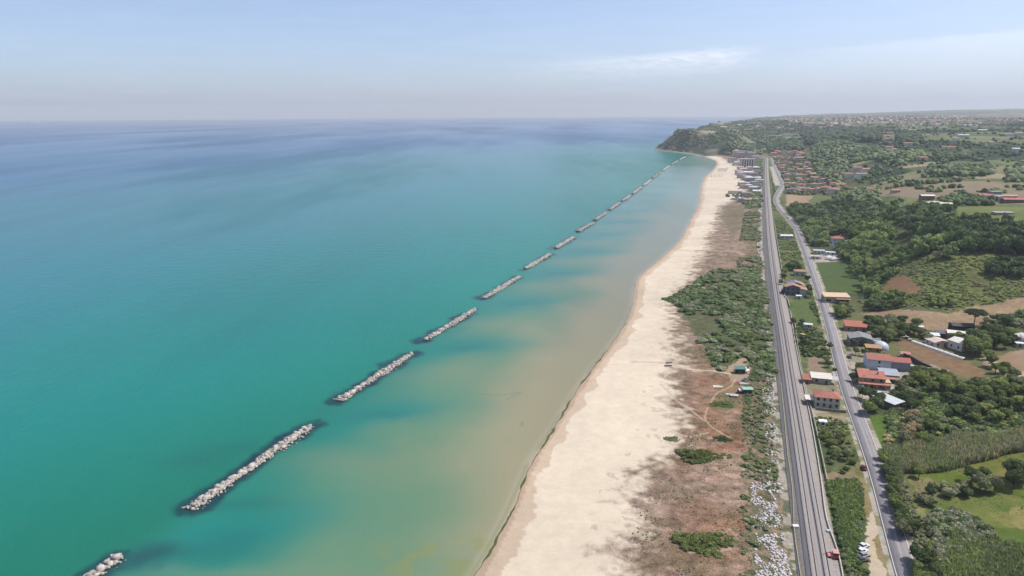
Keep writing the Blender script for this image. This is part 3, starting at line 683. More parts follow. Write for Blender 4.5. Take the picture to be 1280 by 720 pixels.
# ballast bed
m, nt, b = newmat("railway ballast", 0.95, 0.1)
ux, uy, uvv = uvx(nt)
n1 = noise(nt, 3.0, 3, .8, geopos(nt)); n2 = noise(nt, .15, 4, .6, geopos(nt)); mpn = nt.nodes.new("ShaderNodeMapping"); mpn.inputs["Scale"].default_value = (.8, .02, 1); nt.links.new(uvv, mpn.inputs[0]); n3 = noise(nt, 1.0, 4, .6, mpn.outputs[0])
f = mathn(nt, 'ADD', mathn(nt, 'MULTIPLY', n1, .4), mathn(nt, 'ADD', mathn(nt, 'MULTIPLY', n2, .2), mathn(nt, 'MULTIPLY', n3, .4)))
c = ramp(nt, f, [(.30, (.225, .20, .19)), (.72, (.34, .305, .29))])
nt.links.new(c, b.inputs["Base Color"]); BALL = m
zr = 3.9
tag(ribbon("railway_embankment", railc, -6.6, 6.3, 3.25, wall_mat((.30, .265, .235), .3, .9, .95, "gravel shoulder"), .5), kind="structure")
tag(ribbon("railway_ballast", railc, -4.1, 4.1, 3.58, BALL, .33), kind="structure")
CONC = wall_mat((.40, .37, .345), .12, 1.2, .9, "concrete sleeper"); RUST = wall_mat((.060, .040, .032), .3, 2, .7, "rusty rail"); STAIN_SHADE = wall_mat((.085, .062, .052), .3, 1.5, .95, "rust stained and shaded ballast")  # last one: rust stain, with the shade beside the rails put into its colour
for nm, P, lab in (("railway_track", rail1, "seaward railway track with pale sleepers beside the dunes"), ("railway_track", rail2, "inland railway track with pale sleepers nearer the road")):
    t = empty(nm, (P[10][0], P[10][1], 3.6), 0, lab, "railway track", "two tracks of the coastal railway")
    inv = Matrix.Translation((-P[10][0], -P[10][1], -3.6))
    def own(o): o.matrix_parent_inverse = inv
    for s_ in (-.7525, .7525):
        own(ribbon("rail", P, s_ - .075, s_ + .075, 3.86, RUST, .17, t))
    T = np.gradient(P, axis=0); T /= np.linalg.norm(T, axis=1)[:, None]; s = np.concatenate([[0], np.cumsum(np.linalg.norm(np.diff(P, axis=0), axis=1))])
    q = np.arange(0, s[-1], .62); cx = np.interp(q, s, P[:, 0]); cy = np.interp(q, s, P[:, 1]); tx = np.interp(q, s, T[:, 0]); ty = np.interp(q, s, T[:, 1])
    c8 = np.array([(a, b_, c_) for c_ in (0, 1) for b_ in (-1, 1) for a in (-1, 1)], float)
    lx = c8[:, 0] * .15; ly = c8[:, 1] * 1.22; V = np.stack([cx[:, None] + tx[:, None] * lx + ty[:, None] * ly, cy[:, None] + ty[:, None] * lx - tx[:, None] * ly, np.tile(3.585 + c8[:, 2] * .1, (len(q), 1))], -1).reshape(-1, 3)
    fb = np.array([(4, 5, 7, 6), (0, 1, 5, 4), (1, 3, 7, 5), (3, 2, 6, 7), (2, 0, 4, 6)]); Fq = (np.arange(len(q))[:, None, None] * 8 + fb).reshape(-1, 4)
    own(link("sleepers", mesh_np("sleepers", V, Fq), CONC, t))
    own(ribbon("crib_ballast", P, -.60, .60, 3.60, wall_mat((.36, .325, .31), .15, 2.5, .95, "crib ballast"), 0, t))
    for s_ in (-.7525, .7525): own(ribbon("stained_shaded_ballast", P, s_ - .17, s_ + .17, 3.606, STAIN_SHADE, 0, t))
# trackside walls
WALLC = wall_mat((.50, .47, .42), .2, .7, .9, "pale concrete wall")
def wall_line(name, px, w, h, mat, label, cat, z=3.0, group=None):
    P = smooth(PL(px, z), 4); o = ribbon(name, P, -w / 2, w / 2, z + h, mat, h + .6); return tag(o, label, cat, group)
wall_line("concrete_wall", [(1058,760),(1053,720),(1046.5,690),(1033,650),(1026,600),(1016,540),(1004,480),(996,440),(990,405),(988,390)], .35, .9, WALLC, "long low pale concrete wall running right beside the railway", "wall", 3.0)
wall_line("boundary_wall", [(1033.5,602),(1027,570),(1016,521),(1007.5,491),(998,440),(993.5,405)], .3, 1.2, wall_mat((.40, .38, .30), .3, .8, .9), "second pale wall between the railway and the gardens", "wall", 3.0)
wall_line("boundary_wall", [(987,384),(984,374),(981,372),(979,350),(976,330),(971,300),(968,280)], .3, 1.1, WALLC, "pale trackside wall passing the house with solar panels", "wall", 3.0)
wall_line("track_fence", [(1007,760),(1000.5,720),(993,667),(990,610),(984.5,570),(980,520),(976,480)], .25, .7, wall_mat((.36, .34, .22), .3, .8, .9), "thin yellowish lineside fence on the seaward side of the tracks", "fence", 3.0)
# ------------------------------------------------------------------ breakwaters
def ico(sub):
    bm = bmesh.new(); bmesh.ops.create_icosphere(bm, subdivisions=sub, radius=1); bm.verts.ensure_lookup_table()
    V = np.array([v.co for v in bm.verts]); Fq = np.array([[v.index for v in f.verts] for f in bm.faces]); bm.free(); return V, Fq
I1 = ico(1); I2 = ico(2)
def rock_proto(k):
    rg = np.random.default_rng(100 + k); V = I1[0] * rg.uniform(.72, 1.22, (len(I1[0]), 1)); V = np.sign(V) * np.abs(V) ** .6; V *= rg.uniform(.62, 1.2, 3); return V
ROCKS = [rock_proto(k) for k in range(6)]
m, nt, b = newmat("limestone boulder", 0.9, 0.2)
oi = nt.nodes.new("ShaderNodeObjectInfo"); a = nt.nodes.new("ShaderNodeAttribute"); a.attribute_name = "Col"
n1 = noise(nt, .9, 4, .7, geopos(nt)); c = ramp(nt, n1, [(.3, (.30, .26, .225)), (.6, (.50, .45, .395)), (.8, (.60, .56, .50))])
g = maprange(nt, oi.outputs["Random"], 0, 1, .72, 1.2); vm = nt.nodes.new("ShaderNodeVectorMath"); vm.operation = 'SCALE'; nt.links.new(c, vm.inputs[0]); nt.links.new(g, vm.inputs["Scale"])
# wet foot close to the waterline
sp = nt.nodes.new("ShaderNodeSeparateXYZ"); nt.links.new(geopos(nt), sp.inputs[0]); wet = maprange(nt, sp.outputs[2], .15, .45, .35, 1.0)
vm2 = nt.nodes.new("ShaderNodeVectorMath"); vm2.operation = 'SCALE'; nt.links.new(vm.outputs[0], vm2.inputs[0]); nt.links.new(wet, vm2.inputs["Scale"])
nt.links.new(vm2.outputs[0], b.inputs["Base Color"]); ROCKM = m
rock_me = []
for k, V in enumerate(ROCKS):
    me = mesh_np("boulder", V, I1[1]); me.materials.append(ROCKM); rock_me.append(me)
def merge(protos, fidx, pos, scl, rot, pick, zs=None):
    """merge copies of protos (list of V arrays with common F list) -> V,F,owner"""
    Vs, Fs, ow = [], [], []; base = 0
    for k in range(len(protos)):
        ii = np.where(pick == k)[0]
        if not len(ii): continue
        P = protos[k]; c, s = np.cos(rot[ii])[:, None], np.sin(rot[ii])[:, None]; S = scl[ii]
        S = S[:, None] if S.ndim == 1 else S[:, :, None]
        if scl.ndim == 1: vx, vy, vz = P[:, 0] * S, P[:, 1] * S, P[:, 2] * S
        else: vx, vy, vz = P[:, 0] * S[:, 0], P[:, 1] * S[:, 1], P[:, 2] * S[:, 2]
        V = np.stack([vx * c - vy * s + pos[ii, 0:1], vx * s + vy * c + pos[ii, 1:2], vz + pos[ii, 2:3]], -1)
        n = len(P); Fq = fidx[k] if isinstance(fidx, list) else fidx
        Fs.append((np.arange(len(ii))[:, None, None] * n + Fq).reshape(-1, Fq.shape[1]) + base); Vs.append(V.reshape(-1, 3)); ow.append(np.repeat(ii, n)); base += n * len(ii)
    return np.vstack(Vs), np.vstack(Fs), np.concatenate(ow)
ORD = ["first","second","third","fourth","fifth","sixth","seventh","eighth","ninth","tenth","eleventh","twelfth","thirteenth","fourteenth","fifteenth","sixteenth","seventeenth","eighteenth","nineteenth","twentieth"]
def ordn(i):
    if i < 20: return ORD[i]
    t = i + 1; return f"{t}{'th' if 10 < t % 100 < 14 else {1:'st',2:'nd',3:'rd'}.get(t % 10,'th')}"
for k, (A, B) in enumerate(BW):
    if k >= 5: A, B = A + (B - A) * .07, B - (B - A) * .07
    rg = np.random.default_rng(500 + k); Lk = np.linalg.norm(B - A); d = (B - A) / Lk; nrm = np.array((d[1], -d[0])); mid = (A + B) / 2
    if k == 0: lab = "nearest boulder breakwater, cut off by the bottom edge of the view"
    else: lab = f"{ordn(k)} nearest pale boulder breakwater standing in the turquoise water"
    if k == len(BW) - 1: lab = "farthest breakwater, a faint line close to the end of the beach"
    WD = 6.2 if k != 4 else 7.2
    def rocks(n, r0, r1, wd, zt):
        t = rg.uniform(0, 1, n); v = rg.normal(0, .42, n).clip(-1, 1); bul = 1 + .25 * np.sin(t * 9 + k)
        pos2 = A + d * (t * Lk)[:, None] + nrm * (v * wd / 2 * bul)[:, None]; z_ = zt * (1 - np.abs(v) ** 1.5) * rg.uniform(.6, 1.1, n) - .15
        return np.column_stack([pos2, z_]), rg.uniform(r0, r1, n) * (1 - .2 * np.abs(v)), rg.uniform(0, 6.3, n), rg.integers(0, 6, n)
    if k <= 4:
        e = empty("rock_breakwater", (mid[0], mid[1], 0), 0, lab, "breakwater", "breakwaters in a row off the beach")
        pos, sc, ro, pk = rocks(int(Lk * 9), .35, .8, WD * 1.05, .75)
        V, Fq, ow = merge(ROCKS, I1[1], pos - np.array((mid[0], mid[1], 0)), sc, ro, pk)
        tag(link("rubble", mesh_np("rubble", V, Fq), ROCKM, e), kind="stuff")
        pos, sc, ro, pk = rocks(min(98, int(Lk * 1.0)), .75, 1.3, WD * .85, 1.2)
        for i in range(len(pos)):
            o = link("boulder", rock_me[pk[i]], None, e, pos[i] - np.array((mid[0], mid[1], 0)), ro[i]); o.scale = (sc[i],) * 3
    else:
        pos, sc, ro, pk = rocks(int(min(Lk * 4, 400)), .7, 1.4, WD - .3, 1.4 if k < 12 else 1.0)
        V, Fq, ow = merge(ROCKS, I1[1], pos - np.array((mid[0], mid[1], 0)), sc, ro, pk)
        o = link("rock_breakwater", mesh_np("rock_breakwater", V, Fq), ROCKM, None, (mid[0], mid[1], 0)); tag(o, lab, "breakwater", "breakwaters in a row off the beach")
# ------------------------------------------------------------------ vegetation prototypes
print("vegetation")
def quads(P, N, s, rg):
    """random leaf-clump quads around points P facing roughly N"""
    n = len(P); a = N + rg.normal(0, .55, (n, 3)); a /= np.linalg.norm(a, axis=1)[:, None]
    r_ = rg.normal(0, 1, (n, 3)); u = np.cross(a, r_); u /= np.linalg.norm(u, axis=1)[:, None]; v = np.cross(a, u); s = s[:, None]
    V = np.stack([P - u * s - v * s * .7, P + u * s * .8 - v * s, P + u * s + v * s * .8, P - u * s * .7 + v * s], 1).reshape(-1, 3)
    return V, np.arange(4 * n).reshape(-1, 4)
def crown(seed, rx, rz, zc, nq, qs, lobes=7, flat=0.0, core=True):
    rg = np.random.default_rng(seed); LB = []
    for k in range(lobes):
        a = rg.uniform(0, 6.283); e = rg.uniform(-.5, 1.0); rr = rg.uniform(.35, .62)
        LB.append((np.array([math.cos(a) * rr * rx, math.sin(a) * rr * rx, e * rz * .5 + zc]), rg.uniform(.38, .58) * rx, rg.uniform(.36, .55) * rz))
    LB.append((np.array([0, 0, zc]), rx * .68, rz * .82))
    w = np.array([l[1] for l in LB]) ** 2; w /= w.sum(); cnt = rg.multinomial(nq, w); Ps, Ns = [], []
    for (c, r1, r2), n in zip(LB, cnt):
        dct = rg.normal(0, 1, (n, 3)); dct /= np.linalg.norm(dct, axis=1)[:, None]; dct[:, 2] = np.where(dct[:, 2] < -.35, -dct[:, 2], dct[:, 2])
        rad = rg.uniform(.78, 1.08, (n, 1)); Ps.append(c + dct * np.array([r1, r1, r2]) * rad); Ns.append(dct)
    P = np.vstack(Ps); N = np.vstack(Ns)
    V, Fq = quads(P, N, rg.uniform(.6, 1.4, len(P)) * qs, rg)
    if core:
        for c, r1, r2 in LB:
            V2 = I1[0] * np.array([r1, r1, r2]) * .84 * rg.uniform(.85, 1.1, (len(I1[0]), 1)) + c
            F2 = np.column_stack([I1[1], I1[1][:, 2]])  # degenerate quads avoided below
            Fq = np.vstack([Fq, np.column_stack([I1[1] + len(V), np.full(len(I1[1]), -1)])]); V = np.vstack([V, V2])
    return V, Fq
def mesh_mixed(name, V, Fq):
    """faces with -1 in 4th column are triangles"""
    me = bpy.data.meshes.new(name); tri = Fq[:, 3] < 0; q = Fq[~tri]; t = Fq[tri][:, :3]
    me.vertices.add(len(V)); me.vertices.foreach_set("co", V.astype(np.float32).ravel())
    li = np.concatenate([q.ravel(), t.ravel()]).astype(np.int32); me.loops.add(len(li)); me.loops.foreach_set("vertex_index", li)
    st = np.concatenate([np.arange(len(q)) * 4, len(q) * 4 + np.arange(len(t)) * 3]).astype(np.int32)
    me.polygons.add(len(st)); me.polygons.foreach_set("loop_start", st); me.update(calc_edges=True); return me
def tube(pts, rad, n=7):
    V, Fq = [], []
    for k, (p, r_) in enumerate(zip(pts, rad)):
        for j in range(n): a = 6.2832 * j / n; V.append((p[0] + math.cos(a) * r_, p[1] + math.sin(a) * r_, p[2]))
    for k in range(len(pts) - 1):
        for j in range(n): Fq.append((k * n + j, k * n + (j + 1) % n, (k + 1) * n + (j + 1) % n, (k + 1) * n + j))
    return V, Fq
def trunk_mesh(seed, h, r0, spread):
    rg = random.Random(seed); V, Fq = [], []
    def add(pts, rad):
        v, f = tube(pts, rad); o = len(V); V.extend(v); Fq.extend([tuple(i + o for i in q) for q in f])
    top = (rg.uniform(-.3, .3), rg.uniform(-.3, .3), h * .55)
    add([(0, 0, -.6), (0, 0, .3), (top[0] * .5, top[1] * .5, h * .3), top], [r0 * 1.3, r0, r0 * .8, r0 * .6])
    for k in range(5):
        a = k * 1.257 + rg.uniform(-.4, .4); s = spread * rg.uniform(.5, .8)
        add([top, (top[0] + math.cos(a) * s * .5, top[1] + math.sin(a) * s * .5, h * .7), (math.cos(a) * s, math.sin(a) * s, h * rg.uniform(.78, .9))], [r0 * .45, r0 * .28, r0 * .12])
    me = mesh_np("trunk", np.array(V), np.array(Fq)); me.materials.append(BARK); return me
BARK = wall_mat((.13, .10, .075), .3, 2, .95, "tree bark")
LM = {"dark": leaf_mat("dark leaves", (0.129, 0.174, 0.071)), "mid": leaf_mat("green leaves", (0.221, 0.267, 0.087)), "light": leaf_mat("light leaves", (0.336, 0.382, 0.125)),
      "olive": leaf_mat("olive leaves", (0.286, 0.301, 0.163)), "brown": leaf_mat("dry leaves", (0.580, 0.452, 0.251)), "grey": leaf_mat("grey green leaves", (0.360, 0.356, 0.216))}
CP = {}
CP["round"] = [crown(10 + k, 3.6, 3.1, 4.6, 1000, .26, 8) for k in range(3)]
CP["tall"] = [crown(20 + k, 2.7, 4.6, 6.0, 1000, .26, 9) for k in range(3)]
CP["shrub"] = [crown(30 + k, 2.3, 1.55, 1.35, 650, .17, 7) for k in range(3)]
CWORD = {"dark": "dark green", "mid": "green", "light": "pale green", "olive": "olive green", "brown": "brownish", "grey": "grey green"}
crown_me = {}
for sh in CP:
    for k, (V, Fq) in enumerate(CP[sh]):
        for c in LM:
            me = mesh_mixed("crown", V, Fq); me.materials.append(LM[c]); crown_me[sh, k, c] = me
trunk_me = {"round": trunk_mesh(1, 6.5, .26, 2.6), "tall": trunk_mesh(2, 8.5, .26, 1.8), "shrub": trunk_mesh(3, 2.0, .12, 1.6)}
NT = [0]; ALLTREES = []
def tree(x_, y_, shape, colr, size, name, rg):
    z_ = hz(x_, y_); k = int(rg.integers(0, 3)); e = empty(name, (x_, y_, z_ - .1), rg.uniform(0, 6.28)); e.scale = (size * rg.uniform(.9, 1.12), size * rg.uniform(.9, 1.12), size * rg.uniform(.88, 1.12))
    link("crown", crown_me[shape, k, colr], None, e); link("trunk", trunk_me[shape], None, e); NT[0] += 1; return e
def scatter_poly(W, n, dmin, rg):
    W = np.asarray(W); lo = W.min(0); hi = W.max(0); out = []
    for _ in range(n * 60):
        if len(out) >= n: break
        p = rg.uniform(lo, hi)
        if not inpoly(np.array([p[0]]), np.array([p[1]]), W)[0]: continue
        if out and np.min(np.hypot(*(np.array(out) - p).T)) < dmin: continue
        out.append(p)
    return out
def cluster(pts, n, shapes, cols, size, phrase, seed, group, name="tree", dmin=3.5, line=False):
    rg = np.random.default_rng(seed)
    if line:
        P = smooth(GP(pts), .5); s = np.linspace(0, len(P) - 1, n).astype(int); L_ = [P[i] + rg.uniform(-.7, .7, 2) for i in s]
    else: L_ = scatter_poly(GP(pts), n, dmin, rg)
    L_ = sorted(L_, key=lambda p: float(proj(p[0], p[1], 3)[0]))
    for i, p in enumerate(L_):
        sh = shapes[int(rg.integers(0, len(shapes)))]; c = cols[int(rg.integers(0, len(cols)))]
        e = tree(p[0], p[1], sh, c, rg.uniform(*size), name, rg)
        kindw = {"round": "tree", "tall": "tall tree", "shrub": "shrub"}[sh]
        who = f"{ordn(i)} from left" if len(L_) > 1 else "standing alone"
        lb = f"{CWORD[c]} {kindw}, {who} {phrase}"
        if len(lb.split()) > 16: print("LONG", lb)
        tag(e, lb, "shrub" if sh == "shrub" else "tree", group)
RT, SH, TL = "round", "shrub", "tall"
CL = [
 # (polygon, n, shapes, colours, size, phrase, group, dmin)
 ([(1250,590),(1256,615),(1285,615),(1285,592)],4,[RT],["olive","dark"],(.8,1.05),"in the big right edge clump between meadows","trees between the meadows",3),
 ([(1212,600),(1216,618),(1244,618),(1242,598)],6,[RT,SH],["olive","dark"],(.62,.9),"in the clump left of the big meadow clump","trees between the meadows",3),
 ([(1160,608),(1162,624),(1212,622),(1208,608)],9,[SH],["olive","dark","grey"],(.9,1.3),"in the hedge between the two meadows","shrubs between the meadows",3.5),
 ([(1140,588),(1140,602),(1152,602),(1152,588)],2,[RT],["dark","mid"],(.55,.65),"at the meadow corner near the canes","trees between the meadows",3),
 ([(1148,622),(1150,634),(1166,634),(1166,622)],2,[SH],["olive"],(1.1,1.4),"below the hedge at the left end of the meadows","shrubs between the meadows",3),
 ([(1036,556),(1038,592),(1068,592),(1064,556)],12,[RT,SH],["mid","olive","grey"],(.6,.85),"in the clump left of the red car","trees in the trackside plots",3.2),
 ([(1026,544),(1030,562),(1062,560),(1058,544)],8,[SH],["mid","olive"],(.8,1.2),"below the small white tank","shrubs in the trackside plots",3),
 ([(1076,492),(1082,520),(1108,518),(1100,498)],7,[RT],["dark","mid","dark"],(.72,.95),"in the clump shading the road by the canopy","trees beside the road",3.4),
 ([(1064,462),(1066,482),(1076,486),(1076,462)],4,[RT],["dark","mid"],(.5,.68),"between the road and the terracotta house","trees beside the road",3),
 ([(1066,430),(1068,452),(1082,452),(1078,430)],4,[RT],["mid","dark"],(.55,.75),"beside the road below the grey shed","trees beside the road",3),
 ([(1026,434),(1030,452),(1041,470),(1044,464),(1036,434)],8,[RT,SH],["mid","olive","dark"],(.5,.75),"in the plot behind the cream shed roof","trees in the trackside plots",3),
 ([(1003,428),(1006,444),(1034,446),(1030,428)],11,[RT,SH],["dark","mid"],(.5,.75),"in the dark thicket below the yellow tarpaulin","trees in the trackside plots",3),
 ([(986,404),(990,412),(1008,410),(1006,402)],4,[RT],["dark"],(.45,.6),"at the lower edge of the green garden","trees in the trackside plots",3),
 ([(975,340),(977,372),(983,372),(982,342)],7,[RT],["mid","light","dark"],(.6,.85),"between the railway and the solar house","trees around the solar house",3),
 ([(986,328),(984,338),(1004,340),(1004,326)],8,[RT],["dark","mid","olive"],(.7,.95),"behind the house with solar panels","trees around the solar house",3.2),
 ([(1007,352),(1010,376),(1016,378),(1012,350)],6,[RT,TL],["dark","mid"],(.6,.8),"between the solar house and the road","trees around the solar house",3),
 ([(1042,388),(1046,402),(1064,400),(1062,386)],9,[RT],["dark","mid","light"],(.7,1.0),"behind the small red roofed house by the road","trees behind the roadside houses",4),
 ([(1082,402),(1084,420),(1108,424),(1106,404)],11,[RT],["dark","mid"],(.75,1.0),"in the wood right of the small red roofed house","trees behind the roadside houses",4),
 ([(1108,404),(1110,428),(1132,424),(1128,406)],10,[RT],["dark","olive","mid"],(.85,1.15),"in the wood in front of the tan field","trees behind the roadside houses",4.4),
 ([(1132,408),(1134,422),(1146,424),(1146,410)],4,[RT],["dark"],(.8,1.0),"near the start of the white tunnel cover","trees behind the roadside houses",4),
 ([(1146,418),(1150,430),(1164,434),(1160,418)],5,[RT],["mid","olive"],(.6,.8),"left of the white farm roofs","trees around the white farm",3.6),
 ([(1186,424),(1190,436),(1204,438),(1202,426)],5,[RT],["mid","dark"],(.7,.85),"among the white farm roofs","trees around the white farm",3.6),
 ([(1210,424),(1206,446),(1240,452),(1244,418),(1228,416)],14,[RT],["dark","dark","mid"],(1.0,1.35),"in the tall wood right of the white farm","trees around the white farm",4.6),
 ([(1244,412),(1242,440),(1268,436),(1264,406)],8,[RT],["dark","mid"],(.8,1.0),"left of the white greenhouse","trees around the white farm",4.4),
 ([(1236,446),(1228,456),(1266,486),(1280,486),(1262,466)],10,[SH,RT],["mid","olive"],(.7,1.0),"in the hedge along the bare track","hedge trees by the bare track",3.6),
 ([(1100,570),(1106,600),(1116,640),(1126,640),(1116,600),(1108,570)],12,[RT],["dark","mid"],(.52,.74),"in the roadside hedge beside the canes","roadside hedge trees",3),
 ([(1116,640),(1128,672),(1142,676),(1132,650),(1126,640)],10,[RT],["dark","dark","olive"],(.52,.74),"in the roadside hedge above the dirt turn-off","roadside hedge trees",3),
 ([(1142,702),(1150,740),(1172,740),(1166,704)],8,[RT],["dark","mid"],(.65,.85),"in the thicket below the dirt turn-off","roadside hedge trees",3),
 ([(1124,486),(1128,520),(1146,516),(1142,482)],9,[RT],["mid","dark","olive"],(.75,1.05),"right of the white canopy","trees in the lower wood",4),
 ([(1142,470),(1146,492),(1184,494),(1180,472)],14,[RT],["mid","light","dark","olive"],(.8,1.1),"behind the lower wood near the tan strip","trees in the lower wood",4.2),
 ([(1184,484),(1186,520),(1216,528),(1216,490)],12,[RT],["dark","mid"],(.8,1.1),"in the middle of the lower wood","trees in the lower wood",4.4),
 ([(1216,486),(1216,530),(1246,534),(1250,486)],11,[RT],["dark","mid","light"],(.8,1.1),"in the right part of the lower wood","trees in the lower wood",4.8),
 ([(1250,480),(1250,530),(1285,520),(1285,478)],10,[RT],["mid","light"],(.7,1.0),"at the right edge of the lower wood","trees in the lower wood",4.8),
 ([(1124,520),(1122,556),(1144,556),(1146,520)],10,[SH,RT],["brown","grey","brown"],(.7,1.0),"in the dry patch beside the small lawn","dry trees beside the lawn",3.6),
 ([(1144,530),(1146,560),(1168,560),(1170,530)],7,[RT],["dark","mid","dark"],(.6,.85),"between the dry patch and the canes","trees in the lower wood",3.8),
]
for i, (pts, n, shp, cols, size, phrase, group, dmin) in enumerate(CL):
    cluster(pts, n, shp, cols, size, phrase, 900 + i, group, "tree" if RT in shp or TL in shp else "shrub", dmin)
print("individual trees", NT[0])
def tri_of(VF):
    V, Fq = VF; q = Fq[Fq[:, 3] >= 0]; t = Fq[Fq[:, 3] < 0][:, :3]; return V, np.vstack([q[:, [0, 1, 2]], q[:, [0, 2, 3]], t])
rgv = np.random.default_rng(77)
for (px_, py_), sc_, c_, lab in [((875,571),1,"mid","large green shrub alone on the reddish dune in the foreground"),((880,679),1,"mid","bright green shrub nearest the camera on the dune"),((903,506),.55,"mid","small green shrub on the dune below the teal hut"),((902,549),.3,"dark","tiny dark shrub where two sandy paths meet"),((840,549),.4,"grey","grey green shrub at the edge of the beach sand")]:
    g = gp(px_, py_); e = empty("dune_shrub", (g[0], g[1], g[2] - .1), 0, lab, "shrub", "single shrubs on the dune"); wx = {1:1,.55:.6,.3:.45,.4:.4}[sc_]
    r0 = 9.2 * wx; nn = int(120 * wx) + 14; ta = rgv.uniform(0, 6.28, nn); tr_ = np.sqrt(rgv.uniform(0, 1, nn)) * r0 * (1 + .28 * np.sin(ta * 3 + px_) + .18 * np.sin(ta * 5 + 2)); hs_ = (1.25 - .6 * tr_ / r0) * (sc_ ** .4)
    PB = [tri_of(crown(300 + q, 1.0, .75, .5, 150, .13, 5)) for q in range(3)]; S_ = rgv.uniform(.7, 1.5, nn) * (wx ** .4)
    V, Fq, _ = merge([q[0] for q in PB], [q[1] for q in PB], np.column_stack([np.cos(ta) * tr_, np.sin(ta) * tr_ * .62, -.1 + 0 * ta]), np.column_stack([S_, S_, S_ * hs_]), rgv.uniform(0, 6.28, nn), rgv.integers(0, 3, nn))
    me = mesh_np("foliage", V, Fq); link("foliage", me, LM[c_], e)
    link("stems", trunk_me["shrub"], None, e)
# ---- merged ground cover
LOWB = [tri_of(crown(50 + k, 1.0, .75, .55, 110, .15, 4)) for k in range(4)]
LOWT = [tri_of(crown(60 + k, 1.0, .95, 1.15, 150, .13, 6)) for k in range(4)]
FART = []
for k in range(5):
    rg = np.random.default_rng(70 + k); V = I1[0] * rg.uniform(.75, 1.2, (len(I1[0]), 1)) * np.array([1, 1, .95]) + np.array([0, 0, .8])
    V2 = I1[0] * .55 * rg.uniform(.7, 1.2, (len(I1[0]), 1)) + np.array([.6, .2, .7]); FART.append((np.vstack([V, V2]), np.vstack([I1[1], I1[1] + len(V)])))
PALV = {"dark": (0.120, 0.170, 0.074), "mid": (0.194, 0.261, 0.094), "light": (0.296, 0.353, 0.121), "olive": (0.259, 0.285, 0.159), "brown": (0.542, 0.438, 0.256), "grey": (0.327, 0.331, 0.214), "fdark": (0.096, 0.131, 0.070), "straw": (0.643, 0.529, 0.238), "blue": (0.092, 0.127, 0.073)}
VEGM = attr_leaf_mat("foliage mass")
def vegmass(name, pos2, protos, size, cols, label, cat, zs=1.0, seed=0, sink=.1, clumpy=None):
    rg = np.random.default_rng(seed + 4000); pos2 = np.asarray(pos2); n = len(pos2)
    if n == 0: return
    z_ = height(pos2[:, 0], pos2[:, 1]) - sink; S = rg.uniform(*size, n); scl = np.column_stack([S, S, S * zs * rg.uniform(.8, 1.2, n)])
    pk = rg.integers(0, len(protos), n); V, Ft, ow = merge([p[0] for p in protos], [p[1] for p in protos], np.column_stack([pos2, z_]), scl, rg.uniform(0, 6.28, n), pk)
    names = list(cols); q = fbm(pos2[:, 0], pos2[:, 1], clumpy or 14, 3, seed + 7) * .75 + rg.uniform(0, 1, n) * .25; q = np.clip((q - .3) / .4, 0, .999); pc = np.array([PALV[c] for c in names])[(q * len(names)).astype(int)] * rg.uniform(.75, 1.3, (n, 1))
    return tag(link(name, mesh_np(name, V, Ft, False, pc[ow]), VEGM), label, cat, None, "stuff")
def dens(px, spacing, seed, jitter=.9, mask=None, world=None):
    """jittered grid of points inside a pixel polygon"""
    W = np.array(world if world is not None else GP(px)); lo = W.min(0); hi = W.max(0); rg = np.random.default_rng(seed)
    gx, gy = np.meshgrid(np.arange(lo[0], hi[0], spacing), np.arange(lo[1], hi[1], spacing)); gx = gx.ravel() + rg.uniform(-.5, .5, gx.size) * spacing * jitter; gy = gy.ravel() + rg.uniform(-.5, .5, gy.size) * spacing * jitter
    m = inpoly(gx, gy, W)
    if mask is not None: m &= mask(gx, gy)
    return np.column_stack([gx, gy])[m]
def nz(sc, lo, seed): return lambda x_, y_: fbm(x_, y_, sc, 3, seed) > lo
def off_lines(dist_road=5.5, dist_rail=7.5):
    def f(P):
        d1, _, _ = dseg(P[:, 0], P[:, 1], road[::3]); d2, _, _ = dseg(P[:, 0], P[:, 1], railc[::3]); return P[(d1 > dist_road) & (d2 > dist_rail)]
    return f
OFF = off_lines()
# scrub on the dunes
P = dens([(838,372),(862,358),(892,338),(928,338),(950,345),(962,380),(966,430),(968,470),(946,478),(938,448),(925,444),(905,464),(894,460),(885,440),(873,429),(881,412),(884,398),(868,396),(850,389)], 2.1, 1)
P = P[fbm(P[:, 0], P[:, 1], 12, 3, 3) > .44]
vegmass("dune_scrub", OFF(P), LOWB, (.9, 3.1), ["grey", "dark", "olive", "mid", "dark", "mid", "grey"], "broad patch of grey green scrub between the beach and the railway", "scrub", .62, 1, .15, 26)  # dark entries put the shade of shadowed clumps into the foliage colour
vegmass("scrub_spit", dens([(827,374),(840,371),(862,374),(862,380),(842,379)], 1.6, 2), LOWB, (1.0, 1.8), ["mid", "dark", "mid"], "thin green tongue of scrub poking out onto the sand", "scrub", .7, 2)
def band(l, r, d0, d1, sp, seed, line=None):
    line = railc if line is None else line
    T = np.gradient(line, axis=0); T /= np.linalg.norm(T, axis=1)[:, None]; N = np.stack([T[:, 1], -T[:, 0]], 1); s = np.concatenate([[0], np.cumsum(np.linalg.norm(np.diff(line, axis=0), axis=1))]); rg = np.random.default_rng(seed)
    n = int((min(d1, s[-1]) - d0) * abs(r - l) / sp ** 2); q = rg.uniform(d0, min(d1, s[-1]), n); o = rg.uniform(l, r, n)
    return np.column_stack([np.interp(q, s, line[:, k]) + np.interp(q, s, N[:, k]) * o for k in (0, 1)])
P = band(-23, -10, 0, 430, 1.7, 11); P = P[fbm(P[:, 0], P[:, 1], 9, 3, 5) > .43]
vegmass("lineside_scrub", P, LOWB, (.4, 1.35), ["mid", "grey", "olive", "mid"], "low scrub growing along the seaward side of the railway", "scrub", .75, 3, .15, 9)
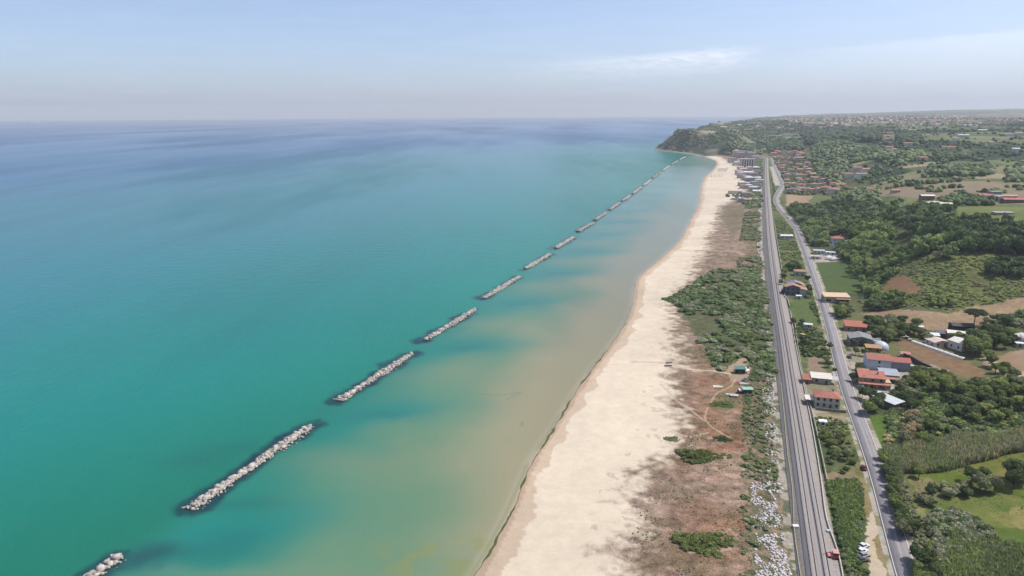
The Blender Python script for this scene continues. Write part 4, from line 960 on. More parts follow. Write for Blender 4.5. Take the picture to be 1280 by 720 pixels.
P = band(-30, -10, 430, 2100, 2.6, 12); P = P[fbm(P[:, 0], P[:, 1], 20, 3, 6) > .44]
vegmass("lineside_scrub", P, LOWB, (1.4, 2.8), ["grey", "olive", "mid", "grey", "olive"], "distant grey green scrub along the seaward side of the railway", "scrub", .7, 4, .15)
P = dens([(772,722),(800,640),(850,560),(905,480),(940,480),(942,600),(944,722)], 1.5, 14); P = P[(fbm(P[:, 0], P[:, 1], 9, 3, 15) > .52)]
vegmass("dune_tufts", P, LOWB, (.12, .5), ["olive", "grey", "mid"], "scattered small tufts on the reddish dune", "tufts", .7, 5)
# between railway and road
P = dens([(1032,604),(1070,600),(1078,612),(1078,650),(1071,684),(1074,706),(1086,722),(1096,760),(1070,760),(1062,722),(1048,660),(1040,630)], .95, 21)
vegmass("reed_bed", OFF(P), LOWB, (.6, 1.15), ["mid", "mid", "light", "olive"], "bright green reed patch between the railway and the dirt pull-out", "reeds", 1.25, 6, .1, 8)
P = np.vstack([dens([(1058,745),(1046,680),(1036,640),(1030,606),(1034,606),(1048,650),(1062,720),(1066,745)], 1.3, 22)])
vegmass("wall_bramble", OFF(P), LOWB, (.7, 1.3), ["dark", "dark", "olive"], "dark brambles at the foot of the pale railway wall", "brambles", 1.0, 7)
for k, (pts, sp, cols, sz, zs, nm, lab) in enumerate([
  ([(1016,522),(1024,520),(1060,528),(1062,548),(1066,570),(1036,574),(1026,552)], 1.9, ["mid","light","olive"], (.5,1.3), .9, "garden_plants", "rows of green garden plants below the white tank"),
  ([(992,412),(1034,410),(1040,432),(1052,462),(1034,448),(1004,446),(998,430)], 1.9, ["mid","dark","olive"], (.7,1.7), .9, "garden_thicket", "green thicket between the railway and the road"),
  ([(968,272),(980,275),(990,286),(998,305),(1003,322),(1003,338),(975,338),(970,300)], 3.0, ["mid","light","mid","olive"], (.8,1.9), .6, "verge_scrub", "light green scrub around the white warehouse"),
  ([(962,262),(967,240),(963,215),(969,238),(970,262)], 3.2, ["mid","olive"], (.9,2.0), .8, "verge_scrub", "thin green belt between the distant railway and the road"),
  ([(1010,378),(1016,376),(1034,402),(1040,424),(1034,424)], 2.0, ["mid","dark"], (.6,1.2), .9, "roadside_hedge", "hedge between the green garden and the road"),
  ([(1002,500),(1010,500),(1018,520),(1030,560),(1034,590),(1026,590)], 2.0, ["olive","mid","grey"], (.4,.9), .8, "wall_weeds", "weeds between the two pale walls"),
 ]):
    P = OFF(dens(pts, sp, 30 + k)); P = P[fbm(P[:, 0], P[:, 1], 8, 3, 31 + k) > .40]
    vegmass(nm, P, LOWB, sz, cols, lab, "plants", zs, 10 + k, .1, 8)
# thickets right of the road
for k, (pts, sp, cols, sz, zs, nm, lab, th) in enumerate([
  ([(1150,708),(1170,668),(1200,664),(1236,680),(1300,690),(1310,760),(1160,760)], 1.25, ["mid","olive","mid","light","grey"], (.8,1.7), 1.0, "lower_thicket", "dense green thicket filling the bottom right corner", .0),
  ([(1158,652),(1172,640),(1196,640),(1240,662),(1240,684),(1196,674),(1166,690)], 1.4, ["dark","olive","grey","dark"], (1.0,2.0), .95, "dark_thicket", "darker bushy thicket above the bottom right corner", .25),
  ([(1118,596),(1128,600),(1146,640),(1162,680),(1150,690),(1140,672),(1124,630)], 1.3, ["light","grey","olive"], (.6,1.3), .9, "verge_thicket", "pale thicket between the roadside hedge and the meadows", .25),
  ([(1122,476),(1290,474),(1300,540),(1230,552),(1176,540),(1150,560),(1118,556),(1108,520)], 2.2, ["mid","light","olive","dark","mid"], (1.2,2.6), .85, "lower_wood_understory", "mixed green undergrowth filling the lower wood", .30),
  ([(1108,552),(1118,520),(1144,520),(1150,560),(1128,590),(1110,580)], 1.7, ["brown","straw","grey","olive","brown"], (.9,2.0), .85, "dry_brush", "pale dry brush beside the small lawn", .2),
  ([(1180,530),(1300,516),(1300,552),(1240,560),(1180,550)], 1.5, ["mid","light","mid"], (.5,1.2), .8, "young_crop", "bright green leafy ground right of the lower wood", .3),
 ]):
    P = OFF(dens(pts, sp, 50 + k)); P = P[fbm(P[:, 0], P[:, 1], 8, 3, 51 + k) > th]
    vegmass(nm, P, LOWB, sz, cols, lab, "thicket", zs, 20 + k, .1, 9)
# cane thicket: upright stems with drooping leaves
def canes(pts, sp, label, cols, h, seed, nm="cane_thicket"):
    P = OFF(dens(pts, sp, seed)); n = len(P); rg = np.random.default_rng(seed); z_ = height(P[:, 0], P[:, 1])
    H = rg.uniform(*h, n) * (0.8 + .4 * fbm(P[:, 0], P[:, 1], 9, 2, seed)); Vs = []; cs = []
    pc = np.array([PALV[c] for c in cols]); q = np.clip((fbm(P[:, 0], P[:, 1], 10, 3, seed + 3) * .6 + rg.uniform(0, 1, n) * .4 - .25) / .5, 0, .999); base_c = pc[(q * len(cols)).astype(int)]
    for j in range(7):
        a = rg.uniform(0, 6.28, n); w_ = rg.uniform(.05, .13, n); lean = rg.uniform(.1, .75, n); z0 = rg.uniform(0, .55, n) * H; z1 = z0 + rg.uniform(.35, .5, n) * H; ox = rg.normal(0, .3, n); oy = rg.normal(0, .3, n)
        dx, dy = np.cos(a), np.sin(a); b0 = np.stack([P[:, 0] + ox, P[:, 1] + oy, z_ + z0 - .1], 1); t0 = np.stack([P[:, 0] + ox + dx * lean, P[:, 1] + oy + dy * lean, z_ + z1], 1); sd_ = np.stack([-dy * w_, dx * w_, 0 * w_], 1)
        Vs.append(np.stack([b0 - sd_ * .6, b0 + sd_ * .6, (b0 + t0) / 2 + sd_ * 1.6, t0 + sd_ * .2, t0 - sd_ * .2, (b0 + t0) / 2 - sd_ * 1.6], 1)); cs.append(base_c * rg.uniform(.7, 1.35, (n, 1)))
    V = np.concatenate(Vs).reshape(-1, 3); c = np.repeat(np.concatenate(cs), 6, 0); me = mesh_np(nm, V, np.arange(len(V)).reshape(-1, 6), False, c)
    tag(link(nm, me, VEGM), label, "cane", None, "stuff")
canes([(1128,560),(1160,556),(1200,548),(1250,548),(1300,532),(1300,560),(1260,568),(1216,580),(1180,590),(1150,592),(1128,592)], .42, "tall brownish green cane thicket above the bright meadow", ["olive", "brown", "grey", "olive", "light"], (3.0, 4.6), 61)
canes([(1104,560),(1126,560),(1128,600),(1124,630),(1112,610)], .55, "pale green canes behind the roadside hedge", ["olive", "light", "grey"], (2.2, 3.6), 62)
canes([(1190,666),(1240,676),(1300,690),(1300,740),(1180,740),(1180,700)], .65, "green canes in the bottom right corner", ["mid", "olive", "light"], (2.2, 3.4), 63)
canes([(1034,606),(1070,600),(1077,620),(1073,670),(1066,700),(1050,660)], .6, "bright green reeds by the railway", ["mid", "light", "mid"], (1.4, 2.2), 64, "reeds")
# slope scrub and woods of the middle ground
SLOPE = [(1072,378),(1080,352),(1100,330),(1130,318),(1180,325),(1215,320),(1290,322),(1300,366),(1240,380),(1190,388),(1150,384),(1110,384)]
P = dens(SLOPE, 2.5, 71); m_ = inpoly(P[:, 0], P[:, 1], np.array(GP([(1104,364),(1112,348),(1122,343),(1136,343),(1154,362),(1128,372)]))); P = P[~m_]
vegmass("hillside_scrub", P[fbm(P[:, 0], P[:, 1], 14, 3, 72) > .30], LOWB, (.6, 1.7), ["light", "olive", "mid", "light", "grey", "mid"], "rough light green scrub on the slope above the tan field", "scrub", .6, 30, .25, 16)
def wood(pts, sp, size, cols, label, seed, th=0.0, zs=1.1, protos=None, name="wood", sc=18):
    P = OFF(dens(pts, sp, seed)); P = P[fbm(P[:, 0], P[:, 1], sc, 3, seed + 1) > th]
    return vegmass(name, P, protos or LOWT, size, cols, label, "wood", zs, seed, .3, 22)
wood([(1058,346),(1072,320),(1110,306),(1150,308),(1160,318),(1130,330),(1120,345),(1106,352),(1094,372),(1078,378),(1076,356)], 4.8, (2.0, 3.6), ["mid","dark","light","mid","light"], "bushy mixed wood on the slope right of the flat green field", 81, .42)
wood([(1003,300),(1000,286),(992,272),(1012,276),(1040,272),(1066,278),(1062,292),(1036,296),(1034,308),(1010,308)], 4.8, (2.4, 4.0), ["mid","olive","dark","mid","light"], "dark wood around the left side of the white villa", 82, .3)
wood([(984,266),(990,259),(1020,260),(1060,252),(1110,262),(1190,266),(1192,282),(1150,286),(1110,280),(1066,278),(1030,272),(994,272)], 5.4, (2.6, 4.4), ["dark","mid","dark","olive","dark"], "long dark wood running behind the white villa", 83, .34)
wood([(1062,284),(1090,282),(1112,284),(1120,298),(1098,312),(1068,318),(1062,304)], 4.8, (2.6, 4.4), ["light","mid","light","dark"], "bright green trees right of the white villa", 84, .36)
wood([(1132,290),(1150,287),(1180,286),(1222,283),(1262,292),(1290,298),(1290,318),(1240,318),(1200,318),(1196,306),(1164,304),(1140,302)], 5.2, (3.4, 5.4), ["dark","fdark","mid","dark"], "dark line of tall trees crossing the slope below the upper meadow", 85, .05, 1.25)
wood([(1140,306),(1176,308),(1206,316),(1186,328),(1160,326),(1140,320)], 4.6, (3.0, 4.8), ["grey","mid","light","dark"], "grey green trees just below the tall dark tree line", 86, .38)
wood([(1236,334),(1256,330),(1262,340),(1248,350),(1234,346)], 4.0, (2.6, 4.0), ["dark","fdark"], "dark bush clump in the middle of the hillside", 87, .1)
wood([(1256,340),(1290,326),(1300,340),(1280,348),(1260,346)], 4.2, (2.6, 3.8), ["dark","fdark"], "dark bush clump at the right edge of the hillside", 88, .1)
wood([(1082,378),(1096,376),(1126,374),(1128,384),(1106,388),(1088,390)], 3.6, (2.2, 3.4), ["mid","dark","olive"], "trees at the upper left corner of the tan field", 89, .1)
wood([(1160,370),(1190,366),(1206,374),(1196,384),(1164,384)], 3.6, (2.0, 3.2), ["light","light","mid"], "pale green bushes above the middle of the tan field", 90, .2, .8)
wood([(1230,402),(1262,396),(1290,392),(1300,412),(1262,410),(1236,416)], 4.0, (1.8, 3.2), ["olive","mid","dark"], "bushes along the right end of the tan field", 91, .25, .8)
wood([(1046,310),(1062,306),(1074,322),(1064,330),(1056,326),(1046,318)], 4.0, (2.4, 3.8), ["mid","dark","light"], "trees below the white villa beside the white sheds", 92, .1)
wood([(1082,380),(1092,378),(1104,384),(1094,390)], 3.6, (1.8, 2.6), ["dark"], "dark bushes beside the parked vehicle at the tan field", 93)
# distant woods, hedgerows and orchards
rg = np.random.default_rng(5); n = 42000
az_ = rg.uniform(R(8), R(42), n); dd_ = np.exp(rg.uniform(math.log(640), math.log(5200), n)); px_, py_ = np.sin(az_) * dd_, np.cos(az_) * dd_
hh = height(px_, py_); do_, _, so_ = dseg(px_, py_, road[::4]); dr_, _, sr_ = dseg(px_, py_, railc[::4]); sd_, _ = coast_sd(px_, py_)
i1, e1 = voronoi(px_, py_, 95, 60, ROT, 5); i2, e2 = voronoi(px_, py_, 230, 150, ROT + .2, 8); fw = sstep(1500, 2300, dd_); ed = np.where(fw > .5, e2 * 1.6, e1)
wd = (fbm(px_, py_, 330, 4, 77) > .61) & (rg.uniform(0, 1, n) < .45); hedge = (ed < .03 + .07 * fbm(px_, py_, 12, 4, 37)) & (fbm(px_, py_, 60, 4, 31) > .42)
ok = ((hh > 27) & (so_ > 0) | (dd_ > 2350)) & (sd_ > 25) & (hedge | (wd & (dd_ > 900)) | (rg.uniform(0, 1, n) < .022))
ux_, uy_ = proj(px_, py_, hh)
ok &= ~((uy_ > 256) & (ux_ > 1060)) & ~((ux_ < 1052) & (uy_ > 186) & (uy_ < 250)) & ~((ux_ < 1060) & (uy_ > 245))
keep_fields = ~(((uy_ > 226) & (uy_ < 250) & (ux_ > 1100)) & ~hedge); ok &= keep_fields
P = np.column_stack([px_, py_])[ok]; Dk = dd_[ok]
vegmass("upland_trees", P[Dk < 1500], FART, (2.0, 3.8), ["dark","mid","olive","dark"], "hedgerow trees and copses across the nearer plateau fields", "woodland", 1.0, 101, .4, 80)
vegmass("upland_trees", P[(Dk >= 1500) & (Dk < 2600) & (rg.uniform(0, 1, len(P)) < .50)], FART, (2.8, 5.2), ["fdark","dark","olive","fdark"], "hedgerow trees and woods across the middle plateau", "woodland", .9, 102, .5, 120)
vegmass("upland_trees", P[(Dk >= 2600) & (rg.uniform(0, 1, len(P)) < .7)], FART, (3.2, 6.5), ["fdark","blue","dark"], "far hazy woods on the plateau and the headland", "woodland", .7, 103, .5, 200)
for k, (pts, sp, cols, sz, lab, zs) in enumerate([
  ([(1000,168),(1058,163),(1100,164),(1100,178),(1058,180),(1010,182)], 15, ["fdark","blue"], (8,11), "big rectangular dark wood far away on the ridge", .9),
  ([(1120,172),(1148,168),(1152,180),(1124,182)], 14, ["fdark","blue"], (7,10), "distant dark copse right of the rectangular wood", .9),
  ([(1158,212),(1206,208),(1242,212),(1240,220),(1190,221),(1160,219)], 8, ["dark","olive","fdark"], (4,6), "distant dark tree line above the brown fields", .9),
  ([(1168,192),(1200,188),(1206,198),(1176,202)], 8, ["dark","fdark"], (4,6.5), "distant trees around the white hilltop farm", .9),
  ([(1258,214),(1280,206),(1300,206),(1300,228),(1262,228)], 8, ["dark","olive"], (4.5,6.5), "dark orchard block at the right edge of the plateau", .9),
  ([(1130,192),(1152,190),(1156,198),(1128,204)], 8, ["mid","olive"], (3.5,5.5), "distant green copse in the middle of the plateau", .9),
  ([(1014,184),(1060,178),(1140,196),(1120,208),(1090,200),(1060,206),(1050,228),(1064,240),(1045,244),(1034,226),(1016,208)], 9, ["dark","olive","mid","fdark"], (4,6.5), "dark wooded slope behind the village", .95),
  ([(965,193),(1002,189),(1014,206),(1034,226),(1048,242),(985,243),(977,226),(970,206)], 13, ["mid","dark","olive"], (2.6,4.2), "garden trees scattered among the village houses", .9),
  ([(905,245),(945,243),(950,228),(950,205),(953,205),(955,262),(938,262),(925,252)], 11, ["mid","dark","olive"], (2.4,3.8), "garden trees among the seaside houses", .9),
  ([(1040,262-14),(1062,240),(1100,236),(1100,254),(1066,258)], 7, ["dark","mid","olive"], (3,4.6), "trees on the rise above the small tan field", .9),
  ([(1162,256),(1200,242),(1240,252),(1240,258),(1200,257)], 6, ["dark","fdark","mid"], (2.8,4.4), "dark tree belt between the cream farm and the red roofed farms", .9),
  ([(1236,243),(1244,236),(1252,240),(1246,247)], 6, ["mid","dark"], (2.6,4.2), "trees behind the red roofed farms", .9),
  ([(960,192),(958,180),(1000,176),(1004,188)], 12, ["fdark","dark"], (6,9), "dark wooded hill where the railway enters it", .9),
  ([(900,192),(905,182),(955,176),(957,192),(925,195)], 13, ["fdark","dark","olive"], (5,8), "wooded foot of the headland above the beach", .8),
 ]):
    P = OFF(dens(pts, sp, 120 + k))
    vegmass("distant_wood", P, FART, sz, cols, lab, "wood", zs, 130 + k, .5, 60)
rgh = np.random.default_rng(31); n = 9000; az_ = rgh.uniform(AZT[0] - .004, AZT[3], n); dd_ = rgh.uniform(2640, 3700, n); hx, hy = np.sin(az_) * dd_, np.cos(az_) * dd_
hs_, _ = coast_sd(hx, hy); q_ = fbm(hx, hy, 60, 4, 33); kq = (hs_ > 9) & (q_ > .47)
vegmass("headland_scrub", np.column_stack([hx, hy])[kq], FART, (2.5, 6.0), ["fdark", "olive", "dark", "fdark"], "dark scrub clinging to the cliffs of the far headland", "scrub", .6, 140, .8, 60)
for k, (pts, lab) in enumerate([([(1140,592),(1180,590),(1232,574),(1300,556),(1300,622),(1216,612),(1140,616)], "sparse weeds dotted over the bright meadow"), ([(1150,626),(1200,620),(1300,612),(1300,690),(1220,676),(1160,650)], "sparse weeds dotted over the lower field"), ([(1086,520),(1126,520),(1128,532),(1112,552),(1100,562)], "small tufts in the lawn below the white canopy")]):
    P = OFF(dens(pts, 1.5, 240 + k)); P = P[fbm(P[:, 0], P[:, 1], 11, 3, 241 + k) > .50]
    vegmass("meadow_weeds", P, LOWB, (.12, .42), ["mid", "light", "olive", "light"], lab, "weeds", .6, 245 + k, .08, 9)
P = dens([(930,480),(942,480),(944,722),(925,722)], 1.5, 250); P = P[fbm(P[:, 0], P[:, 1], 8, 3, 251) > .45]
vegmass("dune_tufts", P, LOWB, (.2, .7), ["olive", "grey", "mid"], "grey green tufts along the inland edge of the dune", "tufts", .7, 252)
# pale riprap along the tracks
def stones(P, size, label, seed, name="riprap"):
    rg = np.random.default_rng(seed); n = len(P); z_ = height(P[:, 0], P[:, 1]) + .05; S = rg.uniform(*size, n); V, Ft, ow = merge(ROCKS, I1[1], np.column_stack([P, z_]), S, rg.uniform(0, 6.28, n), rg.integers(0, 6, n))
    tag(link(name, mesh_np(name, V, Ft), RIPM), label, "stones", None, "stuff")
RIPM = wall_mat((.56, .52, .49), .35, 1.2, .9, "pale riprap stone")
P = dens([(938,600),(962,604),(974,640),(980,690),(992,722),(1000,760),(945,760),(944,690),(938,640)], .95, 201); q = fbm(P[:, 0], P[:, 1], 9, 3, 202) > .50
stones(P[q], (.2, .62), "pale stones tipped beside the tracks in the foreground", 203)
P = dens([(944,668),(978,668),(994,740),(944,740)], .85, 221); P = P[fbm(P[:, 0], P[:, 1], 5, 3, 222) > .44]
stones(P, (.2, .62), "pale tipped stones at the very bottom edge beside the tracks", 223)
P = band(-14, -8.5, 60, 420, 1.1, 204); P = P[fbm(P[:, 0], P[:, 1], 7, 3, 205) > .52]
stones(P, (.25, .6), "pale rubble strip along the seaward edge of the tracks", 206)
P = band(-13, -8.5, 420, 1000, 1.6, 207); P = P[fbm(P[:, 0], P[:, 1], 16, 3, 208) > .50]
stones(P, (.5, 1.1), "distant pale rubble strip along the tracks", 209)
P = band(-40, -24, 300, 560, 3.2, 210)
print("buildings")
# ------------------------------------------------------------------ buildings
def bmbox(bm, x0, x1, y0, y1, z0, z1):
    vs = [bm.verts.new((x, y, z)) for z in (z0, z1) for y in (y0, y1) for x in (x0, x1)]
    for f in ((0,1,5,4),(1,3,7,5),(3,2,6,7),(2,0,4,6),(4,5,7,6),(2,3,1,0)): bm.faces.new([vs[i] for i in f])
def bmdone(name, bm, mat, parent=None, smooth=False):
    bmesh.ops.recalc_face_normals(bm, faces=bm.faces); me = bpy.data.meshes.new(name); bm.to_mesh(me); bm.free()
    if smooth:
        for p in me.polygons: p.use_smooth = True
    return link(name, me, mat, parent)
def prism(bm, prof, a0, a1, axis='x'):
    """closed profile (u,z) extruded along axis"""
    A = [bm.verts.new((a0, u, z) if axis == 'x' else (u, a0, z)) for u, z in prof]; B = [bm.verts.new((a1, u, z) if axis == 'x' else (u, a1, z)) for u, z in prof]; n = len(prof)
    bm.faces.new(A); bm.faces.new(B[::-1])
    for i in range(n): bm.faces.new((A[i], A[(i + 1) % n], B[(i + 1) % n], B[i]))
GLASS = newmat("window glass", .15, .5)[0]; GLASS.node_tree.nodes["Principled BSDF"].inputs["Base Color"].default_value = (.025, .03, .035, 1)
WOODM = wall_mat((.12, .075, .045), .3, 2, .8, "dark timber"); WHT = (.66, .65, .61)
def roof_shape(bm, w, d, h, rise, kind, oh=.45, th=.18):
    x0, x1, y0, y1 = -w / 2 - oh, w / 2 + oh, -oh, d + oh
    if kind == 'gx':      # ridge along x
        m_ = (y0 + y1) / 2; prism(bm, [(y0, h), (m_, h + rise), (y1, h), (y1, h + th), (m_, h + rise + th), (y0, h + th)], x0, x1, 'x')
    elif kind == 'gy':
        prism(bm, [(x0, h), (0, h + rise), (x1, h), (x1, h + th), (0, h + rise + th), (x0, h + th)], y0, y1, 'y')
    elif kind == 'shed':  # rises away from the camera
        prism(bm, [(y0, h), (y1, h + rise), (y1, h + rise + th), (y0, h + th)], x0, x1, 'x')
    elif kind == 'flat':
        bmbox(bm, x0, x1, y0, y1, h, h + th + .15)
    elif kind == 'hip':
        k = min(w, d) / 2 * .92; L = [(x0, y0, h), (x1, y0, h), (x1, y1, h), (x0, y1, h)]
        Rg = [(x0 + k, (y0 + y1) / 2, h + rise), (x1 - k, (y0 + y1) / 2, h + rise)] if w >= d else [(0, y0 + k, h + rise), (0, y1 - k, h + rise)]
        lo = [bm.verts.new(v) for v in L]; b_ = [bm.verts.new((v[0], v[1], h - th)) for v in L]; r = [bm.verts.new(v) for v in Rg]
        if w >= d: F_ = [(lo[0], lo[1], r[1], r[0]), (lo[1], lo[2], r[1]), (lo[2], lo[3], r[0], r[1]), (lo[3], lo[0], r[0])]
        else: F_ = [(lo[0], lo[1], r[0]), (lo[1], lo[2], r[1], r[0]), (lo[2], lo[3], r[1]), (lo[3], lo[0], r[0], r[1])]
        for f in F_: bm.faces.new(f)
        for i in range(4): bm.faces.new((lo[i], b_[i], b_[(i + 1) % 4], lo[(i + 1) % 4]))
        bm.faces.new(b_[::-1])
def gable_walls(bm, w, d, h, rise, kind, base=1.5):
    if kind == 'gx': prism(bm, [(0, -base), (d, -base), (d, h), (d / 2, h + rise * .96), (0, h)], -w / 2, w / 2, 'x')
    elif kind == 'gy': prism(bm, [(-w / 2, -base), (w / 2, -base), (w / 2, h), (0, h + rise * .96), (-w / 2, h)], 0, d, 'y')
    elif kind == 'shed': prism(bm, [(0, -base), (d, -base), (d, h + rise), (0, h)], -w / 2, w / 2, 'x')
    else: bmbox(bm, -w / 2, w / 2, 0, d, -base, h)
def windows(e, w, d, h, storeys, n, side=True, doors=1, off=(0, 0), y0=0.0):
    fh = h / storeys
    for s in range(storeys):
        for i in range(n):
            x_ = -w / 2 + w * (i + .5) / n; isdoor = (s == 0 and doors and i == n // 2)
            bm = bmesh.new(); ww = .55; zb = s * fh + (.05 if isdoor else .95); zt = s * fh + (2.15 if isdoor else min(2.35, fh - .35))
            bmbox(bm, off[0] + x_ - ww, off[0] + x_ + ww, y0 - .05, y0 + .12, zb, zt); bmdone("door" if isdoor else "window", bm, WOODM if isdoor else GLASS, e)
        if side:
            for sx in (-1, 1):
                for yy in np.linspace(.25, .75, 2):
                    bm = bmesh.new(); xx = off[0] + sx * (w / 2 + .03); bmbox(bm, xx - .07, xx + .07, y0 + d * yy - .5, y0 + d * yy + .5, s * fh + .95, s * fh + min(2.35, fh - .35)); bmdone("window", bm, GLASS, e)
def sub(e, name, fn, mat, off=(0, 0, 0), rz=0):
    bm = bmesh.new(); fn(bm); o = bmdone(name, bm, mat, e); o.location = off; o.rotation_euler = (0, 0, rz); return o
RED = (.385, .160, .112); ORG = (.42, .235, .155); PINK = (.36, .20, .17); GREYR = (.22, .22, .21)
ROADAZ = -R(17)
def base(px_, py_): g = gp(px_, py_); return (float(g[0]), float(g[1]), float(g[2]))
def house(px_, py_, w, d, h, kind, rise, wall, roofc, label, cat="house", rz=ROADAZ, storeys=1, nwin=3, chim=True, name="house", group=None, plain_roof=False, win=True, side=True):
    e = empty(name, base(px_, py_), rz, label, cat, group)
    sub(e, "wall", lambda b_: gable_walls(b_, w, d, h, rise, kind), wall_mat(wall, .14, .5))
    rf = sub(e, "roof", lambda b_: roof_shape(b_, w, d, h, rise, kind), (wall_mat(roofc, .15, .5, .7) if plain_roof else roof_mat(roofc)))
    if chim:
        bm = bmesh.new(); bmbox(bm, w * .22, w * .22 + .7, d * .55, d * .55 + .7, h + .2, h + rise + 1.1); bmdone("chimney", bm, wall_mat((.40, .33, .28), .2, 1), rf)
    if win: windows(e, w, d, h, storeys, nwin, side)
    return e
# --- the two storey red roofed house between the railway and the road
e = house(1033.5, 510.5, 11.0, 9.5, 5.4, 'hip', 1.9, (.46, .44, .38), RED, "two storey red roofed house between the railway and the road", storeys=2, nwin=4)
sub(e, "carport_roof", lambda b_: bmbox(b_, -9.6, -5.7, 1.0, 7.2, 3.0, 3.2), wall_mat((.66, .60, .54), .1, .8, .8))
for q in ((-9.4, 1.2), (-9.4, 7.0), (-7.5, 1.2)): sub(e, "carport_post", lambda b_: bmbox(b_, q[0], q[0] + .15, q[1], q[1] + .15, -.5, 3.0), WOODM)
sub(e, "garden_wall", lambda b_: bmbox(b_, -5.4, 8.0, -3.4, -3.1, -.5, 1.3), wall_mat((.24, .22, .19), .3, .6))
e = house(1026.5, 480, 9.5, 6.0, 3.0, 'shed', .9, (.34, .31, .28), (.62, .57, .48), "low shed with broad cream roof behind the two storey house", "shed", plain_roof=True, chim=False, nwin=2, name="shed")
sub(e, "lean_to_roof", lambda b_: prism(b_, [(.4, 2.6), (4.6, 3.2), (4.6, 3.32), (.4, 2.72)], 4.9, 8.0, 'x'), wall_mat((.45, .42, .42), .15, .8, .7))
house(1008.5, 480, 3.6, 5.5, 2.4, 'shed', .5, (.30, .16, .12), (.34, .13, .09), "small rusty red shed right beside the railway wall", "shed", plain_roof=True, chim=False, nwin=1, name="shed", side=False)
# --- solar house
e = empty("solar_house", base(990.5, 369), ROADAZ + R(3), "long orange roofed house with blue solar panels beside the railway", "house")
SHADE_DK = (.13, .14, .16)  # front wall: its shaded side is put into this dark colour
sub(e, "front_gable_wall", lambda b_: gable_walls(b_, 10.4, 8, 6.2, 1.9, 'gy'), wall_mat(SHADE_DK, .2, .5)); sub(e, "front_roof", lambda b_: roof_shape(b_, 10.4, 8, 6.2, 1.9, 'gy'), roof_mat(ORG))
sub(e, "side_wing_wall", lambda b_: bmbox(b_, 5.3, 10.2, -.8, 10, -1.5, 4.6), wall_mat((.44, .44, .40), .15, .5)); sub(e, "side_wing_roof", lambda b_: prism(b_, [(4.9, 5.6), (10.8, 4.5), (10.8, 4.7), (4.9, 5.8)], -1.3, 10.4, 'y'), roof_mat(ORG))
sub(e, "rear_block_wall", lambda b_: bmbox(b_, -2.0, 9.8, 8.2, 20, -1.5, 5.6), wall_mat((.45, .40, .34), .15, .5))
sub(e, "rear_roof", lambda b_: prism(b_, [(-2.6, 5.5), (3.6, 7.6), (10.4, 5.5), (10.4, 5.7), (3.6, 7.8), (-2.6, 5.7)], 10.45, 20.5, 'y'), roof_mat(ORG))
m, nt, b = newmat("solar panel", .2, .6)
bk = nt.nodes.new("ShaderNodeTexBrick"); bk.offset = 0; bk.inputs["Color1"].default_value = (.03, .07, .21, 1); bk.inputs["Color2"].default_value = (.05, .10, .26, 1); bk.inputs["Mortar"].default_value = (.35, .38, .45, 1); bk.inputs["Scale"].default_value = 1; bk.inputs["Mortar Size"].default_value = .05; bk.inputs["Brick Width"].default_value = 1.0; bk.inputs["Row Height"].default_value = 1.65
nt.links.new(objco(nt), bk.inputs[0]); nt.links.new(bk.outputs[0], b.inputs["Base Color"]); SOLAR = m
sub(e, "solar_panels", lambda b_: prism(b_, [(-2.3, 5.85), (3.3, 7.75), (3.3, 7.84), (-2.3, 5.94)], 10.9, 20.2, 'y'), SOLAR)
sub(e, "solar_panels", lambda b_: prism(b_, [(4.0, 7.72), (6.4, 6.98), (6.4, 7.07), (4.0, 7.81)], 10.9, 15.0, 'y'), SOLAR)
windows(e, 10.4, 8, 6.2, 2, 3, False)
house(999.5, 345, 9, 6, 4.0, 'hip', 1.3, (.45, .40, .34), ORG, "small orange roofed outbuilding behind the solar panels", "outbuilding", nwin=2, name="outbuilding", chim=False)
house(998.5, 373.5, 3.4, 2.6, 2.0, 'flat', 0, (.55, .54, .50), (.70, .70, .67), "tiny white shed in front of the solar house", "shed", plain_roof=True, chim=False, nwin=1, name="garden_shed", side=False)
# trackside cabinet
e = empty("relay_cabinet", base(979, 367), ROADAZ, "dark blue cabinet standing against the trackside wall", "cabinet"); sub(e, "body", lambda b_: bmbox(b_, -1.5, 1.5, 0, 2.2, 0, 2.4), wall_mat((.03, .045, .075), .2, 1, .6)); sub(e, "lid", lambda b_: bmbox(b_, -1.6, 1.6, -.1, 2.3, 2.4, 2.55), wall_mat((.10, .11, .13), .2, 1, .6)); sub(e, "door", lambda b_: bmbox(b_, -1.2, 1.2, -.06, 0, .2, 2.1), wall_mat((.04, .06, .1), .2, 1, .5))
# --- tan roofed shop across the road
e = house(1046, 378.5, 17.5, 9, 4.4, 'shed', 1.0, (.40, .33, .26), (.60, .44, .28), "wide building with tan sloping roof beside the flat green field", "building", plain_roof=True, nwin=1, chim=False, win=False, rz=-R(8))
sub(e, "awning", lambda b_: bmbox(b_, -1, 9, -2.6, -.05, 3.2, 3.4), wall_mat((.50, .28, .22), .2, .8)); sub(e, "opening", lambda b_: bmbox(b_, 0, 8, -.08, .1, 0, 2.9), GLASS); sub(e, "window", lambda b_: bmbox(b_, -7.5, -4.2, -.08, .1, 1, 2.6), GLASS)
